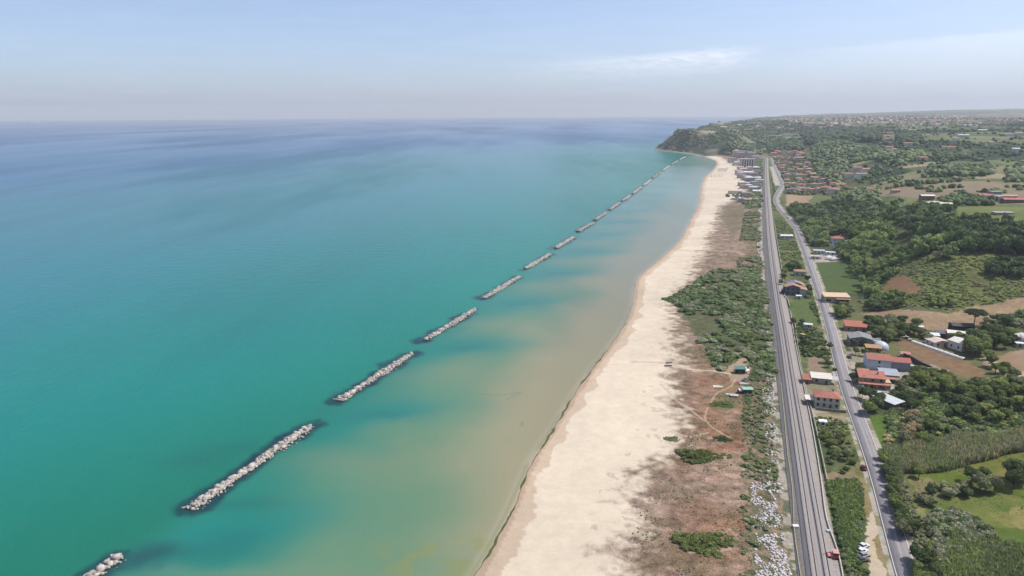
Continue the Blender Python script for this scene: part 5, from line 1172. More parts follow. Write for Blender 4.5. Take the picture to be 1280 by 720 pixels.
# --- white sheds beside the road (row)
house(1023.5, 317.5, 10, 6, 3.2, 'gx', .8, (.55, .55, .52), (.42, .46, .50), "white shed with blue grey roof beside the road", "shed", plain_roof=True, chim=False, name="shed")
house(1019, 324, 7, 4, 2.6, 'flat', 0, (.60, .57, .52), (.58, .50, .42), "low building with dark openings at the left end of the white yard", "shed", plain_roof=True, chim=False, nwin=2, name="shed")
house(1040.5, 319, 12, 4, 2.6, 'flat', 0, (.62, .61, .58), (.66, .65, .62), "long low white shed at the right end of the white yard", "shed", plain_roof=True, chim=False, name="shed")
for i, (a, b_, lab) in enumerate([(1036, 324, "white pointed tent standing in the white yard"), (1042, 325.5, "second white pointed tent at the right corner of the white yard")]):
    e = empty("party_tent", base(a, b_), ROADAZ, lab, "tent", "white tents in the yard")
    def cone(bm): bmesh.ops.create_cone(bm, cap_ends=True, segments=4, radius1=3.6, radius2=.15, depth=1.8, matrix=Matrix.Translation((0, 0, 3.2)) @ Matrix.Rotation(R(45), 4, 'Z'))
    sub(e, "canopy", cone, wall_mat((.72, .71, .69), .06, 1, .7))
    for q in ((-2.4, -2.4), (2.4, -2.4), (-2.4, 2.4), (2.4, 2.4)): sub(e, "pole", lambda b2: bmbox(b2, q[0] - .06, q[0] + .06, q[1] - .06, q[1] + .06, -.3, 2.4), WOODM)
# --- white villa
e = house(1047.5, 306, 11.5, 10, 6.6, 'hip', 2.0, (.60, .62, .64), RED, "white two storey villa with red roof on the wooded slope", "villa", storeys=2, nwin=3, name="villa", rz=-R(10))
sub(e, "annex", lambda b_: bmbox(b_, 5.9, 11.2, .4, 8, -2, 3.6), wall_mat((.60, .58, .55), .1, .6)); sub(e, "terrace_wall", lambda b_: bmbox(b_, 1.5, 9.5, -5, -4.6, -2, 1.6), wall_mat((.70, .69, .66), .08, .8)); sub(e, "terrace_wall", lambda b_: bmbox(b_, -9.2, -5, -3.6, -3.2, -2, 1.3), wall_mat((.70, .69, .66), .08, .8))
house(1072.5, 304.5, 5.5, 4, 2.6, 'gx', .8, (.35, .38, .36), (.40, .46, .45), "small grey green roofed shed right of the villa", "shed", plain_roof=True, chim=False, nwin=2, name="shed")
# --- roadside hamlet
e = house(1070, 414.5, 13.0, 7.5, 3.2, 'shed', 1.7, (.24, .19, .17), (.42, .15, .10), "red sloping roofed house farthest up the road in the hamlet", storeys=1, nwin=3, chim=False)
e = house(1076, 432.5, 12.5, 11, 4.2, 'gy', 1.6, (.225, .21, .215), (.235, .235, .225), "grey gabled barn with blank grey walls near the road", "barn", plain_roof=True, nwin=0, chim=False, name="barn", win=False)
sub(e, "side_lean_to", lambda b_: bmbox(b_, 6.3, 11.5, 1.5, 6, -1, 3.1), wall_mat((.30, .28, .27), .2, .6)); sub(e, "parapet", lambda b_: bmbox(b_, 6.3, 11.6, 5.8, 6.2, 3.1, 3.6), wall_mat((.62, .60, .56), .1, .6)); sub(e, "door", lambda b_: bmbox(b_, -1.2, 1.2, -.08, .1, 0, 2.6), WOODM)
e = house(1092, 440, 8, 5, 2.4, 'shed', .5, (.30, .20, .12), (.40, .235, .105), "low ochre roofed shed next to the silver dome", "shed", plain_roof=True, chim=False, nwin=2, name="shed")
e = empty("dome_tank", base(1104, 438), 0, "silver grey dome between the barn and the big red roofed house", "dome")
def dome(bm):
    bmesh.ops.create_uvsphere(bm, u_segments=28, v_segments=14, radius=4.2); bmesh.ops.delete(bm, geom=[v for v in bm.verts if v.co.z < -.05], context='VERTS')
    for v in bm.verts: v.co.z *= .8
o = sub(e, "shell", dome, wall_mat((.50, .54, .60), .1, .6, .4), (0, 3, 1.2))
for p in o.data.polygons: p.use_smooth = True
sub(e, "ring_wall", lambda b_: bmesh.ops.create_cone(b_, cap_ends=True, segments=28, radius1=4.25, radius2=4.25, depth=1.9), wall_mat((.42, .44, .46), .15, .6), (0, 3, .3))
e = house(1098, 462.5, 11.8, 11, 5.6, 'gx', 1.9, (.50, .55, .62), RED, "large pale house with broad red roof in the middle of the hamlet", nwin=1, storeys=2, name="house", side=False)
sub(e, "wing_wall", lambda b_: bmbox(b_, 5.95, 15.6, 1.5, 9.5, -1.5, 4.9), wall_mat((.26, .29, .33), .15, .5)); sub(e, "wing_roof", lambda b_: prism(b_, [(1.0, 4.8), (5.6, 6.3), (10, 4.8), (10, 5.0), (5.6, 6.5), (1.0, 5.0)], 6.0, 16.1, 'x'), roof_mat((.40, .15, .11)))
sub(e, "white_awning", lambda b_: bmbox(b_, 16.2, 19.5, 0, 4.5, 2.9, 3.1), wall_mat((.72, .71, .68), .06, 1))
e = house(1089.5, 484.5, 12.0, 8, 5.0, 'shed', 1.2, (.34, .245, .185), (.42, .165, .115), "terracotta coloured house with porch and red roof next to the parked cars", nwin=3, storeys=2, name="house")
sub(e, "porch_roof", lambda b_: prism(b_, [(-2.4, 2.5), (-.1, 3.0), (-.1, 3.15), (-2.4, 2.65)], -6.5, 8.5, 'x'), roof_mat((.46, .20, .14)))
for q in (-6, -2, 2, 6): sub(e, "porch_post", lambda b_: bmbox(b_, q - .12, q + .12, -2.3, -2.06, -.5, 2.5), wall_mat((.5, .38, .28), .1, 1))
sub(e, "rear_roof", lambda b_: prism(b_, [(8.6, 4.2), (13.5, 5.2), (13.5, 5.4), (8.6, 4.4)], -5.5, .5, 'x'), roof_mat((.44, .19, .13))); sub(e, "rear_wall", lambda b_: bmbox(b_, -5, 0, 8.7, 13, -1, 4.2), wall_mat((.38, .28, .22), .15, .6)); sub(e, "gable_wall", lambda b_: bmbox(b_, 6.05, 8.6, -.5, 5, -1, 3.6), wall_mat((.50, .40, .26), .15, .6))
e = house(1112, 477, 8.5, 9, 3.4, 'shed', .5, (.30, .31, .33), (.33, .35, .38), "flat blue grey roofed annex behind the terracotta house", "annex", plain_roof=True, chim=False, nwin=1, name="annex")
sub(e, "red_lean_to", lambda b_: prism(b_, [(-2.8, 2.2), (-.1, 2.8), (-.1, 2.92), (-2.8, 2.32)], -3, 4.5, 'x'), roof_mat((.42, .20, .15)))
e = house(1123, 512, 7.4, 12.5, 3.3, 'shed', .5, (.16, .13, .12), (.50, .52, .52), "open sided shed with large white corrugated roof above the lawn", "canopy", plain_roof=True, chim=False, nwin=0, name="canopy_shed", win=False, rz=R(28))
house(1028.5, 532, 2.6, 2.0, 1.7, 'flat', 0, (.66, .66, .62), (.80, .80, .78), "small white tank standing in the garden rows", "tank", plain_roof=True, chim=False, nwin=1, name="white_tank", side=False)
house(1010, 410, 4.6, 3.4, 2.2, 'gx', .5, (.40, .40, .38), (.58, .60, .60), "little grey white roofed hut above the yellow tarpaulin", "hut", plain_roof=True, chim=False, nwin=1, name="hut", side=False)
e = empty("yellow_tarpaulin", base(1004.5, 421.5), 0, "rounded yellow tarpaulin cover in the gardens beside the railway", "tarpaulin")
def tarp(bm):
    bmesh.ops.create_icosphere(bm, subdivisions=3, radius=1)
    for v in bm.verts: k = 1 + .12 * math.sin(v.co.x * 6 + v.co.y * 5); v.co = (v.co.x * 2.9 * k, v.co.y * 2.4 * k, max(v.co.z, -.1) * 1.5 * k)
sub(e, "cover", tarp, wall_mat((.58, .40, .12), .15, 1.0, .7), (0, 2, .2)); sub(e, "weights", lambda b_: [bmbox(b_, a - .25, a + .25, -1.0, -.6, 0, .4) for a in (-2, 0, 2)], wall_mat((.3, .3, .3), .2, 1))
house(983.5, 298.5, 13, 7, 3.2, 'gx', 1.0, (.48, .48, .46), (.66, .67, .66), "white roofed warehouse between the railway and the curving road", "warehouse", plain_roof=True, chim=False, nwin=3, name="warehouse", rz=-R(6))
# long dark wall and grey roof right of the hamlet
def wallp(pts, w, h, mat, label, name="garden_wall", cat="wall"):
    P = smooth(GP(pts), 3); zz = height(P[:, 0], P[:, 1]) + h; return tag(ribbon(name, P, -w / 2, w / 2, zz, mat, h + .8), label, cat)
wallp([(1129,447),(1140,452),(1152,459),(1164,464)], .5, 2.8, wall_mat((.055, .05, .055), .3, .6), "tall dark boundary wall running from the big house", "boundary_wall")
e = house(1163, 473, 15, 5.5, 2.8, 'shed', .5, (.25, .23, .22), (.36, .34, .32), "long grey roofed shed below the lower tan field", "shed", plain_roof=True, chim=False, nwin=0, name="long_shed", rz=-R(30), win=False)
sub(e, "white_coping", lambda b_: bmbox(b_, -8, 8, 6.1, 6.5, 3.5, 3.8), wall_mat((.60, .58, .55), .1, 1)); sub(e, "door", lambda b_: bmbox(b_, -1, 1, -.07, .1, 0, 2.2), WOODM)
house(1132, 447.5, 4.5, 3, 2.2, 'shed', .4, (.4, .25, .2), (.42, .20, .16), "small pinkish roofed hut at the corner of the lower tan field", "hut", plain_roof=True, chim=False, nwin=1, name="hut", side=False)
# white tunnel covers along the tan field
TUN = wall_mat((.66, .62, .55), .08, .5, .6, "white plastic film")
def tunnel(pts, r_, hh, label, name="tunnel_cover", group="white tunnel covers by the tan fields"):
    P = smooth(GP(pts), 1.2); T = np.gradient(P, axis=0); T /= np.linalg.norm(T, axis=1)[:, None]; N = np.stack([T[:, 1], -T[:, 0]], 1); z_ = height(P[:, 0], P[:, 1]); n = 9
    c0 = P.mean(0); V = []
    for i in range(len(P)):
        kk = 1 + .07 * math.sin(i * 2.1)
        for j in range(n + 1):
            a = math.pi * j / n; q = P[i] + N[i] * math.cos(a) * r_ * kk; V.append((q[0] - c0[0], q[1] - c0[1], z_[i] - .1 + math.sin(a) * hh * kk - z_[0]))
    Fq = [(i * (n + 1) + j, i * (n + 1) + j + 1, (i + 1) * (n + 1) + j + 1, (i + 1) * (n + 1) + j) for i in range(len(P) - 1) for j in range(n)]
    me = mesh_np(name, np.array(V), np.array(Fq), True); bm = bmesh.new(); bm.from_mesh(me); bmesh.ops.holes_fill(bm, edges=bm.edges, sides=40); bm.to_mesh(me); bm.free()
    return tag(link(name, me, TUN, None, (c0[0], c0[1], float(z_[0]))), label, "tunnel", group)
tunnel([(1126,421),(1131,422.5),(1134,424)], 1.8, 1.8, "short leftmost segment of the white tunnel covers")
tunnel([(1135.5,425),(1139,426.5)], 1.4, 1.4, "tiny middle segment of the white tunnel covers")
tunnel([(1140.5,427.5),(1152,431.5),(1165,436),(1185,443),(1206,450)], 1.5, 1.4, "longest white tunnel cover running along the lower tan field")
# white farm
house(1204, 417, 12.5, 7, 4.6, 'gx', 1.2, (.045, .042, .045), (.07, .065, .065), "dark barn beside the umbrella pine", "barn", plain_roof=True, chim=False, nwin=0, win=False, name="dark_barn", rz=-R(10))
house(1202, 424, 15, 5, 3.0, 'shed', .6, (.45, .42, .40), (.66, .62, .56), "long white roofed shed in front of the dark barn", "shed", plain_roof=True, chim=False, nwin=3, name="shed", rz=-R(26))
e = house(1209.5, 438, 9.5, 9, 4.2, 'gy', 1.4, (.56, .50, .48), (.66, .62, .56), "white gabled farmhouse with red door beside the tall dark wood", "farmhouse", plain_roof=True, chim=False, nwin=2, name="farmhouse", rz=R(18))
sub(e, "red_door", lambda b_: bmbox(b_, -1.3, 1.3, -.12, .05, 0, 2.8), wall_mat((.35, .07, .06), .1, 1))
house(1176.5, 434, 9, 8, 3.0, 'gy', 1.1, (.50, .42, .38), (.58, .46, .40), "pinkish roofed shed between the white farm buildings", "shed", plain_roof=True, chim=False, nwin=2, name="shed", rz=R(8))
house(1165, 425, 7.5, 6, 2.8, 'gx', .9, (.6, .6, .58), (.70, .69, .66), "white roofed hut at the left end of the white farm", "hut", plain_roof=True, chim=False, nwin=2, name="hut", rz=-R(15))
house(1181, 422.5, 9, 5.5, 2.6, 'shed', .5, (.10, .09, .09), (.12, .11, .12), "dark grey roofed shed behind the pinkish roof", "shed", plain_roof=True, chim=False, nwin=2, name="shed", rz=-R(15))
house(1150, 414, 3.5, 3, 2.6, 'flat', 0, (.62, .62, .6), (.7, .7, .68), "tiny white hut at the edge of the tan field", "hut", plain_roof=True, chim=False, nwin=1, name="hut", side=False)
o = tunnel([(1262,428),(1272,426),(1292,424)], 5.5, 4.6, "big rounded white greenhouse at the right edge of the view", "greenhouse", None)
tag(o, cat="greenhouse")
house(1275, 433.5, 3.5, 2.5, 1.8, 'flat', 0, (.5, .52, .5), (.66, .68, .66), "small white box beside the bare ground near the greenhouse", "shed", plain_roof=True, chim=False, nwin=1, name="shed", side=False)
# dune huts
e = house(925.5, 467.5, 5.0, 3.2, 2.7, 'shed', .5, (.022, .05, .055), (.09, .20, .17), "dark teal hut on the dune at the end of the sandy path", "hut", plain_roof=True, chim=False, nwin=1, name="beach_hut", rz=-R(6))
sub(e, "white_awning", lambda b_: bmbox(b_, -1.4, 4.2, 3.6, 6.8, 1.8, 1.9), wall_mat((.72, .72, .70), .05, 1)); sub(e, "white_side_roof", lambda b_: bmbox(b_, 2.6, 5.0, .8, 3.4, 1.6, 1.72), wall_mat((.70, .70, .68), .05, 1)); sub(e, "deck", lambda b_: bmbox(b_, -2.6, 4.8, -.6, 6.6, -.5, .15), wall_mat((.35, .26, .20), .2, 1))
e = house(934.5, 492.5, 4.4, 3.2, 2.3, 'gx', .5, (.05, .07, .07), (.30, .46, .38), "mint roofed hut on the dune nearer the camera", "hut", plain_roof=True, chim=False, nwin=1, name="beach_hut", rz=-R(4))
sub(e, "white_side_roof", lambda b_: bmbox(b_, -4.2, -2.4, .4, 2.6, 1.7, 1.82), wall_mat((.7, .7, .68), .05, 1)); sub(e, "dark_side_wall", lambda b_: bmbox(b_, -4.4, -4.2, .2, 2.8, -.3, 1.8), wall_mat((.04, .03, .035), .1, 1))
def boat(px_, py_, L_, wd, rz, col, label, up=False, name="rowing_boat", inner=(.30, .24, .18)):
    e = empty(name, base(px_, py_), rz, label, "boat"); n = 9; V, Fq = [], []
    for i in range(n):
        t = i / (n - 1); hw = wd / 2 * (math.sin(math.pi * min(t * .62 + .38, 1)) ** .7 if t < 1 else 0.02); sh_ = .55 + .22 * (2 * t - 1) ** 2
        for q, zq in ((-1, sh_), (-.62, .12), (0, 0), (.62, .12), (1, sh_)): V.append(((t - .5) * L_, q * hw, zq))
    for i in range(n - 1):
        for j in range(4): Fq.append((i * 5 + j, (i + 1) * 5 + j, (i + 1) * 5 + j + 1, i * 5 + j + 1))
    me = mesh_np("hull", np.array(V), np.array(Fq)); h_ = link("hull", me, wall_mat(col, .1, 1, .5), e)
    if up: h_.rotation_euler = (math.pi, 0, 0); h_.location = (0, 0, .75)
    else:
        for q in (-.25, .15): sub(e, "bench", lambda b_: bmbox(b_, q * L_ - .14, q * L_ + .14, -wd * .42, wd * .42, .36, .42), wall_mat(inner, .2, 1))
    return e
boat(897.5, 484, 5.2, 1.7, -R(10), (.72, .68, .62), "white upturned boat lying on the reddish dune", True)
boat(910, 493.5, 2.4, 1.0, -R(15), (.70, .70, .68), "tiny white dinghy left of the mint roofed hut", True, "dinghy")
boat(932.5, 475, 5.4, 1.8, R(4), (.25, .30, .42), "blue grey boat just below the teal hut")
boat(930.5, 480, 5.0, 1.7, -R(8), (.55, .47, .48), "pinkish boat second below the teal hut", True)
boat(836.5, 453.8, 3.8, 1.5, R(3), (.10, .09, .09), "farther of two dark boats on the beach sand", True)
boat(835.3, 457.6, 4.0, 1.5, -R(2), (.09, .085, .09), "nearer of two dark boats on the beach sand", True)
e = house(917.5, 496.5, 3.0, 1.6, .6, 'flat', 0, (.3, .3, .32), (.45, .45, .46), "grey pile of crates beside the mint roofed hut", "crates", plain_roof=True, chim=False, nwin=0, win=False, name="crate_pile")
# --- upland farms
for args in [
 (1172, 259, 16, 9, 4.2, 'gy', 1.3, (.60, .52, .42), (.60, .50, .38), "cream L shaped farmhouse on the plateau edge", "farmhouse", 0),
 (1183, 259, 12, 8, 3.4, 'gx', 1.0, (.62, .56, .46), (.62, .53, .42), "cream side wing right of the cream farmhouse", "farm building", 0),
 (1160, 250.5, 14, 8, 5.0, 'gx', 1.0, (.22, .16, .13), (.70, .66, .60), "dark farmhouse with white roof behind the cream farmhouse", "farmhouse", 0),
 (1234, 249, 15, 9, 4.0, 'gx', 1.3, (.45, .30, .26), (.42, .15, .13), "left red roofed farmhouse near the right edge", "farmhouse", 0),
 (1245, 246, 10, 9, 5.5, 'flat', 0, (.24, .25, .28), (.28, .29, .33), "grey flat roofed block between the red roofed farms", "farm building", 0),
 (1253, 252, 8, 9, 5.2, 'gy', 1.0, (.62, .58, .54), (.45, .40, .40), "tall pale farm building right of the grey block", "farm building", 0),
 (1268, 254, 20, 9, 3.6, 'gx', 1.3, (.14, .12, .15), (.44, .15, .11), "long red roofed farm barn at the right edge", "barn", 0),
 (1262, 249, 16, 7, 3.4, 'gx', 1.0, (.5, .42, .36), (.50, .30, .20), "orange brown roof behind the long red roofed barn", "barn", 0),
 (1258, 287.5, 6, 4, 2.6, 'flat', 0, (.6, .6, .6), (.68, .68, .68), "little white hut on the upper green meadow", "hut", 0),
 (1269, 286.5, 9, 5, 2.6, 'gx', .7, (.45, .36, .28), (.55, .45, .36), "small tan roofed farm hut at the end of the upper meadow", "hut", 0),
 (1021, 263, 9, 4, 4.6, 'flat', 0, (.4, .22, .12), (.52, .24, .12), "orange flat roof poking out of the dark wood", "house", 0),
 (1090, 253.5, 14, 4, 1.8, 'flat', 0, (.62, .62, .6), (.66, .68, .66), "white strip greenhouse on the rise above the wood", "greenhouse", 0),
 (1061, 242, 11, 6, 3, 'gx', 1, (.5, .45, .4), RED, "lone red roofed house on the rise beside the fields", "house", 0),
 (1120, 241, 10, 6, 3, 'gx', 1, (.5, .38, .3), ORG, "lone orange roofed house above the brown field", "house", 0),
 (1256, 268, 16, 8, 1.4, 'flat', 0, (.30, .28, .26), (.38, .35, .32), "ruined grey stone enclosure on the upper green meadow", "ruin", 0),
 ]:
    px_, py_, w_, d_, h_, kd, ri, wl, rf_, lab, cat, _ = args
    house(px_, py_, w_, d_, h_, kd, ri, wl, rf_, lab, cat, rz=-R(8), nwin=3, chim=False, name={"farm building": "farm_building"}.get(cat, cat), plain_roof=rf_ not in (RED, ORG), side=False)
# ------------------------------------------------------------------ village and town
def row(xs, py_, where, group, seed, size=(9, 14), hs=(3.2, 6.5), roofs=None, walls=None, cat="house", flat=.1, jit=2.2, dmin=None):
    rg = np.random.default_rng(seed); roofs = roofs or [("red", RED), ("orange", ORG), ("pinkish", PINK), ("red", (.40, .13, .10)), ("orange", (.44, .24, .15))]; walls = walls or [("white", (.58, .56, .53)), ("cream", (.56, .48, .38)), ("grey", (.36, .36, .36)), ("pink", (.50, .36, .30))]
    for i, xx in enumerate(xs):
        rn, rc = roofs[rg.integers(0, len(roofs))]; wn, wc = walls[rg.integers(0, len(walls))]; w_ = rg.uniform(*size); g = gp(xx + rg.uniform(-1.6, 1.6), py_ + rg.uniform(-jit, jit))
        e = empty("house" if cat == "house" else cat.replace(" ", "_"), tuple(map(float, g)), rg.uniform(-.5, .25), f"{wn} {cat} with {rn} roof, {ordn(i)} from left in the {where}", cat, group)
        d_ = w_ * rg.uniform(.65, .95); h_ = rg.uniform(*hs); kd = ['gx', 'gy', 'hip'][rg.integers(0, 3)] if rg.uniform() > flat else 'flat'; ri = w_ * .14
        sub(e, "wall", lambda b_: gable_walls(b_, w_, d_, h_, ri, kd, 3), wall_mat(wc, .14, .5)); sub(e, "roof", lambda b_: roof_shape(b_, w_, d_, h_, ri, kd), wall_mat(rc, .2, .3, .85))
        if rg.uniform() < .6: 
            for q0, q1 in ((-.3, -.12), (.12, .3)): bm = bmesh.new(); bmbox(bm, w_ * q0, w_ * q1, -.1, .1, .8, 2.4); bmdone("window", bm, GLASS, e)
VG = "houses of the red roofed village"
row(np.linspace(991, 1046, 9), 240, "front row of the village", VG, 1, (11, 17), (4, 7))
row(np.linspace(985, 1052, 9), 233.5, "second row of the village", VG, 2, (10, 17), (4, 7))
row(np.linspace(982, 1040, 9), 227, "third row of the village", VG, 3, (10, 15))
row(np.linspace(980, 1018, 7), 220, "fourth row of the village", VG, 4, (10, 16))
row(np.linspace(977, 1012, 7), 213.5, "fifth row of the village", VG, 5, (10, 16))
row(np.linspace(974, 1010, 7), 206.5, "sixth row of the village", VG, 6, (11, 17))
row(np.linspace(971, 1002, 8), 199, "seventh row of the village", VG, 7, (12, 18))
row(np.linspace(969, 1003, 9), 192.5, "farthest row of the village", VG, 8, (14, 20), (5, 9))
BGp = "seaside buildings beside the far beach"
WR = [("white", (.60, .60, .58)), ("grey", (.38, .39, .42)), ("pinkish", (.48, .34, .30)), ("brown", (.26, .19, .17))]
row(np.linspace(919, 942, 4), 252, "nearest row of beach huts", BGp, 11, (11, 16), (3, 4), WR, flat=.5)
row(np.linspace(917, 946, 5), 244, "second row of the seaside buildings", BGp, 12, (10, 16), (3, 6), WR, flat=.4)
row(np.linspace(929, 947, 4), 237, "third row of the seaside buildings", BGp, 13, (12, 18), (4, 7), WR, flat=.4)
row(np.linspace(928, 948, 5), 231, "fourth row of the seaside buildings", BGp, 14, (12, 18), (4, 8), WR, flat=.4)
row(np.linspace(928, 948, 5), 225, "fifth row of the seaside buildings", BGp, 15, (12, 18), (4, 9), WR, flat=.4)
row(np.linspace(926, 947, 5), 219, "sixth row of the seaside buildings", BGp, 16, (14, 20), (5, 9), WR, flat=.4)
row(np.linspace(925, 943, 4), 213.5, "seventh row of the seaside buildings", BGp, 17, (14, 22), (6, 10), WR, flat=.4)
row(np.linspace(918, 926, 3), 205, "row left of the hotel block", BGp, 18, (16, 22), (8, 14), WR, flat=.6)
row(np.linspace(921, 938, 4), 198, "row behind the hotel block", BGp, 19, (18, 26), (12, 20), WR, flat=.8)
e = empty("hotel_block", base(934, 212.5), -R(10), "tall grey striped hotel block at the end of the beach town", "hotel")
sub(e, "wall", lambda b_: bmbox(b_, -17, 17, 0, 14, -3, 26), wall_mat((.42, .41, .43), .12, .2)); sub(e, "roof", lambda b_: bmbox(b_, -17.4, 17.4, -.4, 14.4, 26, 26.8), wall_mat((.50, .48, .46), .1, .4))
for k in range(6): sub(e, "balcony_stack", lambda b_: bmbox(b_, -15.5 + k * 5.6, -12.9 + k * 5.6, -1.2, -.02, 1, 25), wall_mat((.60, .54, .46), .1, .4))
for k in range(5): sub(e, "window_strip", lambda b_: bmbox(b_, -12.4 + k * 5.6, -10.6 + k * 5.6, -.12, .05, 1, 25), GLASS)
house(944, 199, 20, 10, 9, 'flat', 0, (.66, .62, .55), (.66, .62, .56), "bright cream building right of the hotel block", "building", plain_roof=True, chim=False, name="building", nwin=4, storeys=3)
# scattered farms on the far plateau and headland
SC_ = [(1000,196),(1063,222),(1072,214),(1083,216),(1052,188),(1056,192),(1066,178),(1112,186),(1118,190),(1111,168),(1108,176),(1135,182),(1190,188),(1182,187),(1204,172),(1196,175),(1228,165),(1262,170),(1276,169),(1240,160),(1210,158),(1170,158),(1140,165),(1030,160),(1060,158),(1045,156),(1010,158),(990,163),(975,160),(950,158),(935,163),(918,165),(905,160),(872,158),(880,156),(892,155.5),(862,160.5),(925,157),(1240,182),(1155,200),(1090,160),(1270,190),(1008,178),(985,170),(1090,240),(1048,222),(1078,222)]
SC_.sort(); rg = np.random.default_rng(44)
for i, (a, b_) in enumerate(SC_):
    g = gp(a, b_); dd = math.hypot(g[0], g[1]); w_ = rg.uniform(12, 20) * (1 if dd < 2200 else 1.5); rn, rc = [("white", (.66, .64, .60)), ("orange", ORG), ("pinkish", PINK), ("red", RED)][rg.integers(0, 4)]; wn, wc = [("white", (.62, .60, .56)), ("cream", (.56, .48, .38))][rg.integers(0, 2)]
    e = empty("farmhouse", tuple(map(float, g)), rg.uniform(-.6, .3), f"{wn} farmhouse with {rn} roof, {ordn(i)} from left scattered over the far uplands", "farmhouse", "farms scattered over the uplands")
    d_ = w_ * .6; h_ = rg.uniform(4, 7); sub(e, "wall", lambda q: gable_walls(q, w_, d_, h_, 1.6, 'gx', 4), wall_mat(wc, .1, .3)); sub(e, "roof", lambda q: roof_shape(q, w_, d_, h_, 1.6, 'gx'), wall_mat(rc, .15, .3, .85))
# the town on the horizon: one mass of tiny buildings
rg = np.random.default_rng(9); Vb, Fb, Cb = [], [], []
cub = np.array([(a, b_, c_) for c_ in (0, 1) for b_ in (-.5, .5) for a in (-.5, .5)], float); fq = np.array([(0,1,5,4),(1,3,7,5),(3,2,6,7),(2,0,4,6),(4,5,7,6)])
n = 0; tries = 0
while n < 300 and tries < 9000:
    tries += 1; px_ = rg.uniform(925, 1290); d_ = math.exp(rg.uniform(math.log(3300), math.log(8800))); q = polar(px_, d_)
    dens_ = math.exp(-((px_ - 1060) / 75) ** 2) * (1 if 3700 < d_ < 5600 else .25) + .16
    if rg.uniform() > dens_: continue
    if coast_sd(np.array([q[0]]), np.array([q[1]]))[0][0] < 60: continue
    w_, l_, h_ = rg.uniform(10, 22), rg.uniform(9, 16), rg.uniform(5, 11) * (1.6 if rg.uniform() < .06 else 1); z_ = hz(*q); V = cub * (w_, l_, h_ + 3) + (q[0], q[1], z_ - 3); Vb.append(V); Fb.append(fq + 8 * n)
    c = [(.56, .52, .46), (.50, .38, .32), (.46, .27, .20), (.62, .60, .57)][rg.integers(0, 4)]; cc = np.tile(c, (8, 1)); cc[4:] = [(.34, .22, .17), (.38, .27, .22), (.45, .42, .38)][rg.integers(0, 3)]; Cb.append(cc); n += 1
m, nt, b = newmat("distant town walls", .9, .2); a = nt.nodes.new("ShaderNodeAttribute"); a.attribute_name = "Col"; nt.links.new(a.outputs[0], b.inputs[0])
tag(link("distant_town", mesh_np("distant_town", np.vstack(Vb), np.vstack(Fb), False, np.vstack(Cb)), m), "hazy pale town spread along the ridge at the horizon", "town", None, "stuff")
# ------------------------------------------------------------------ umbrella pine
print("small things")
e = empty("umbrella_pine", base(1216, 413), 0, "lone umbrella pine with flat dark crown on the tan field", "tree")
V, Fq = [], []
def addt(pts, rad, n=8):
    v, f = tube(pts, rad, n); o = len(V); V.extend(v); Fq.extend([tuple(i + o for i in q) for q in f])
addt([(0,0,-.5),(.1,0,3),(.25,.1,7.5),(.2,.2,9.3)], [.42,.34,.28,.2])
for k in range(7):
    a = k * .9; addt([(.22,.12,8.0 + .15 * k),(math.cos(a)*1.8,math.sin(a)*1.8,10.1),(math.cos(a)*4.2,math.sin(a)*4.2,11.3)], [.17,.11,.05])
me = mesh_np("trunk", np.array(V), np.array(Fq)); link("trunk", me, BARK, e)
rg = np.random.default_rng(3); n = 3600; a = rg.uniform(0, 6.283, n); r_ = np.sqrt(rg.uniform(0, 1, n)); ed = 5.9 * (1 + .10 * np.sin(a * 5) + .07 * np.sin(a * 9 + 1)); top = rg.uniform(0, 1, n) < .72
zz = np.where(top, 11.6 + 1.9 * np.sqrt(np.maximum(0, 1 - r_ ** 2)), 11.0 + .35 * rg.uniform(0, 1, n)) + .35 * np.sin(a * 7) * r_; P3 = np.column_stack([np.cos(a) * r_ * ed + .2, np.sin(a) * r_ * ed, zz]); N3 = np.column_stack([np.cos(a) * r_ * .6, np.sin(a) * r_ * .6, np.where(top, 1, -.6)])
Vq, Fq2 = quads(P3, N3, rg.uniform(.18, .36, n), rg); link("crown", mesh_np("crown", Vq, Fq2), LM["dark"], e)
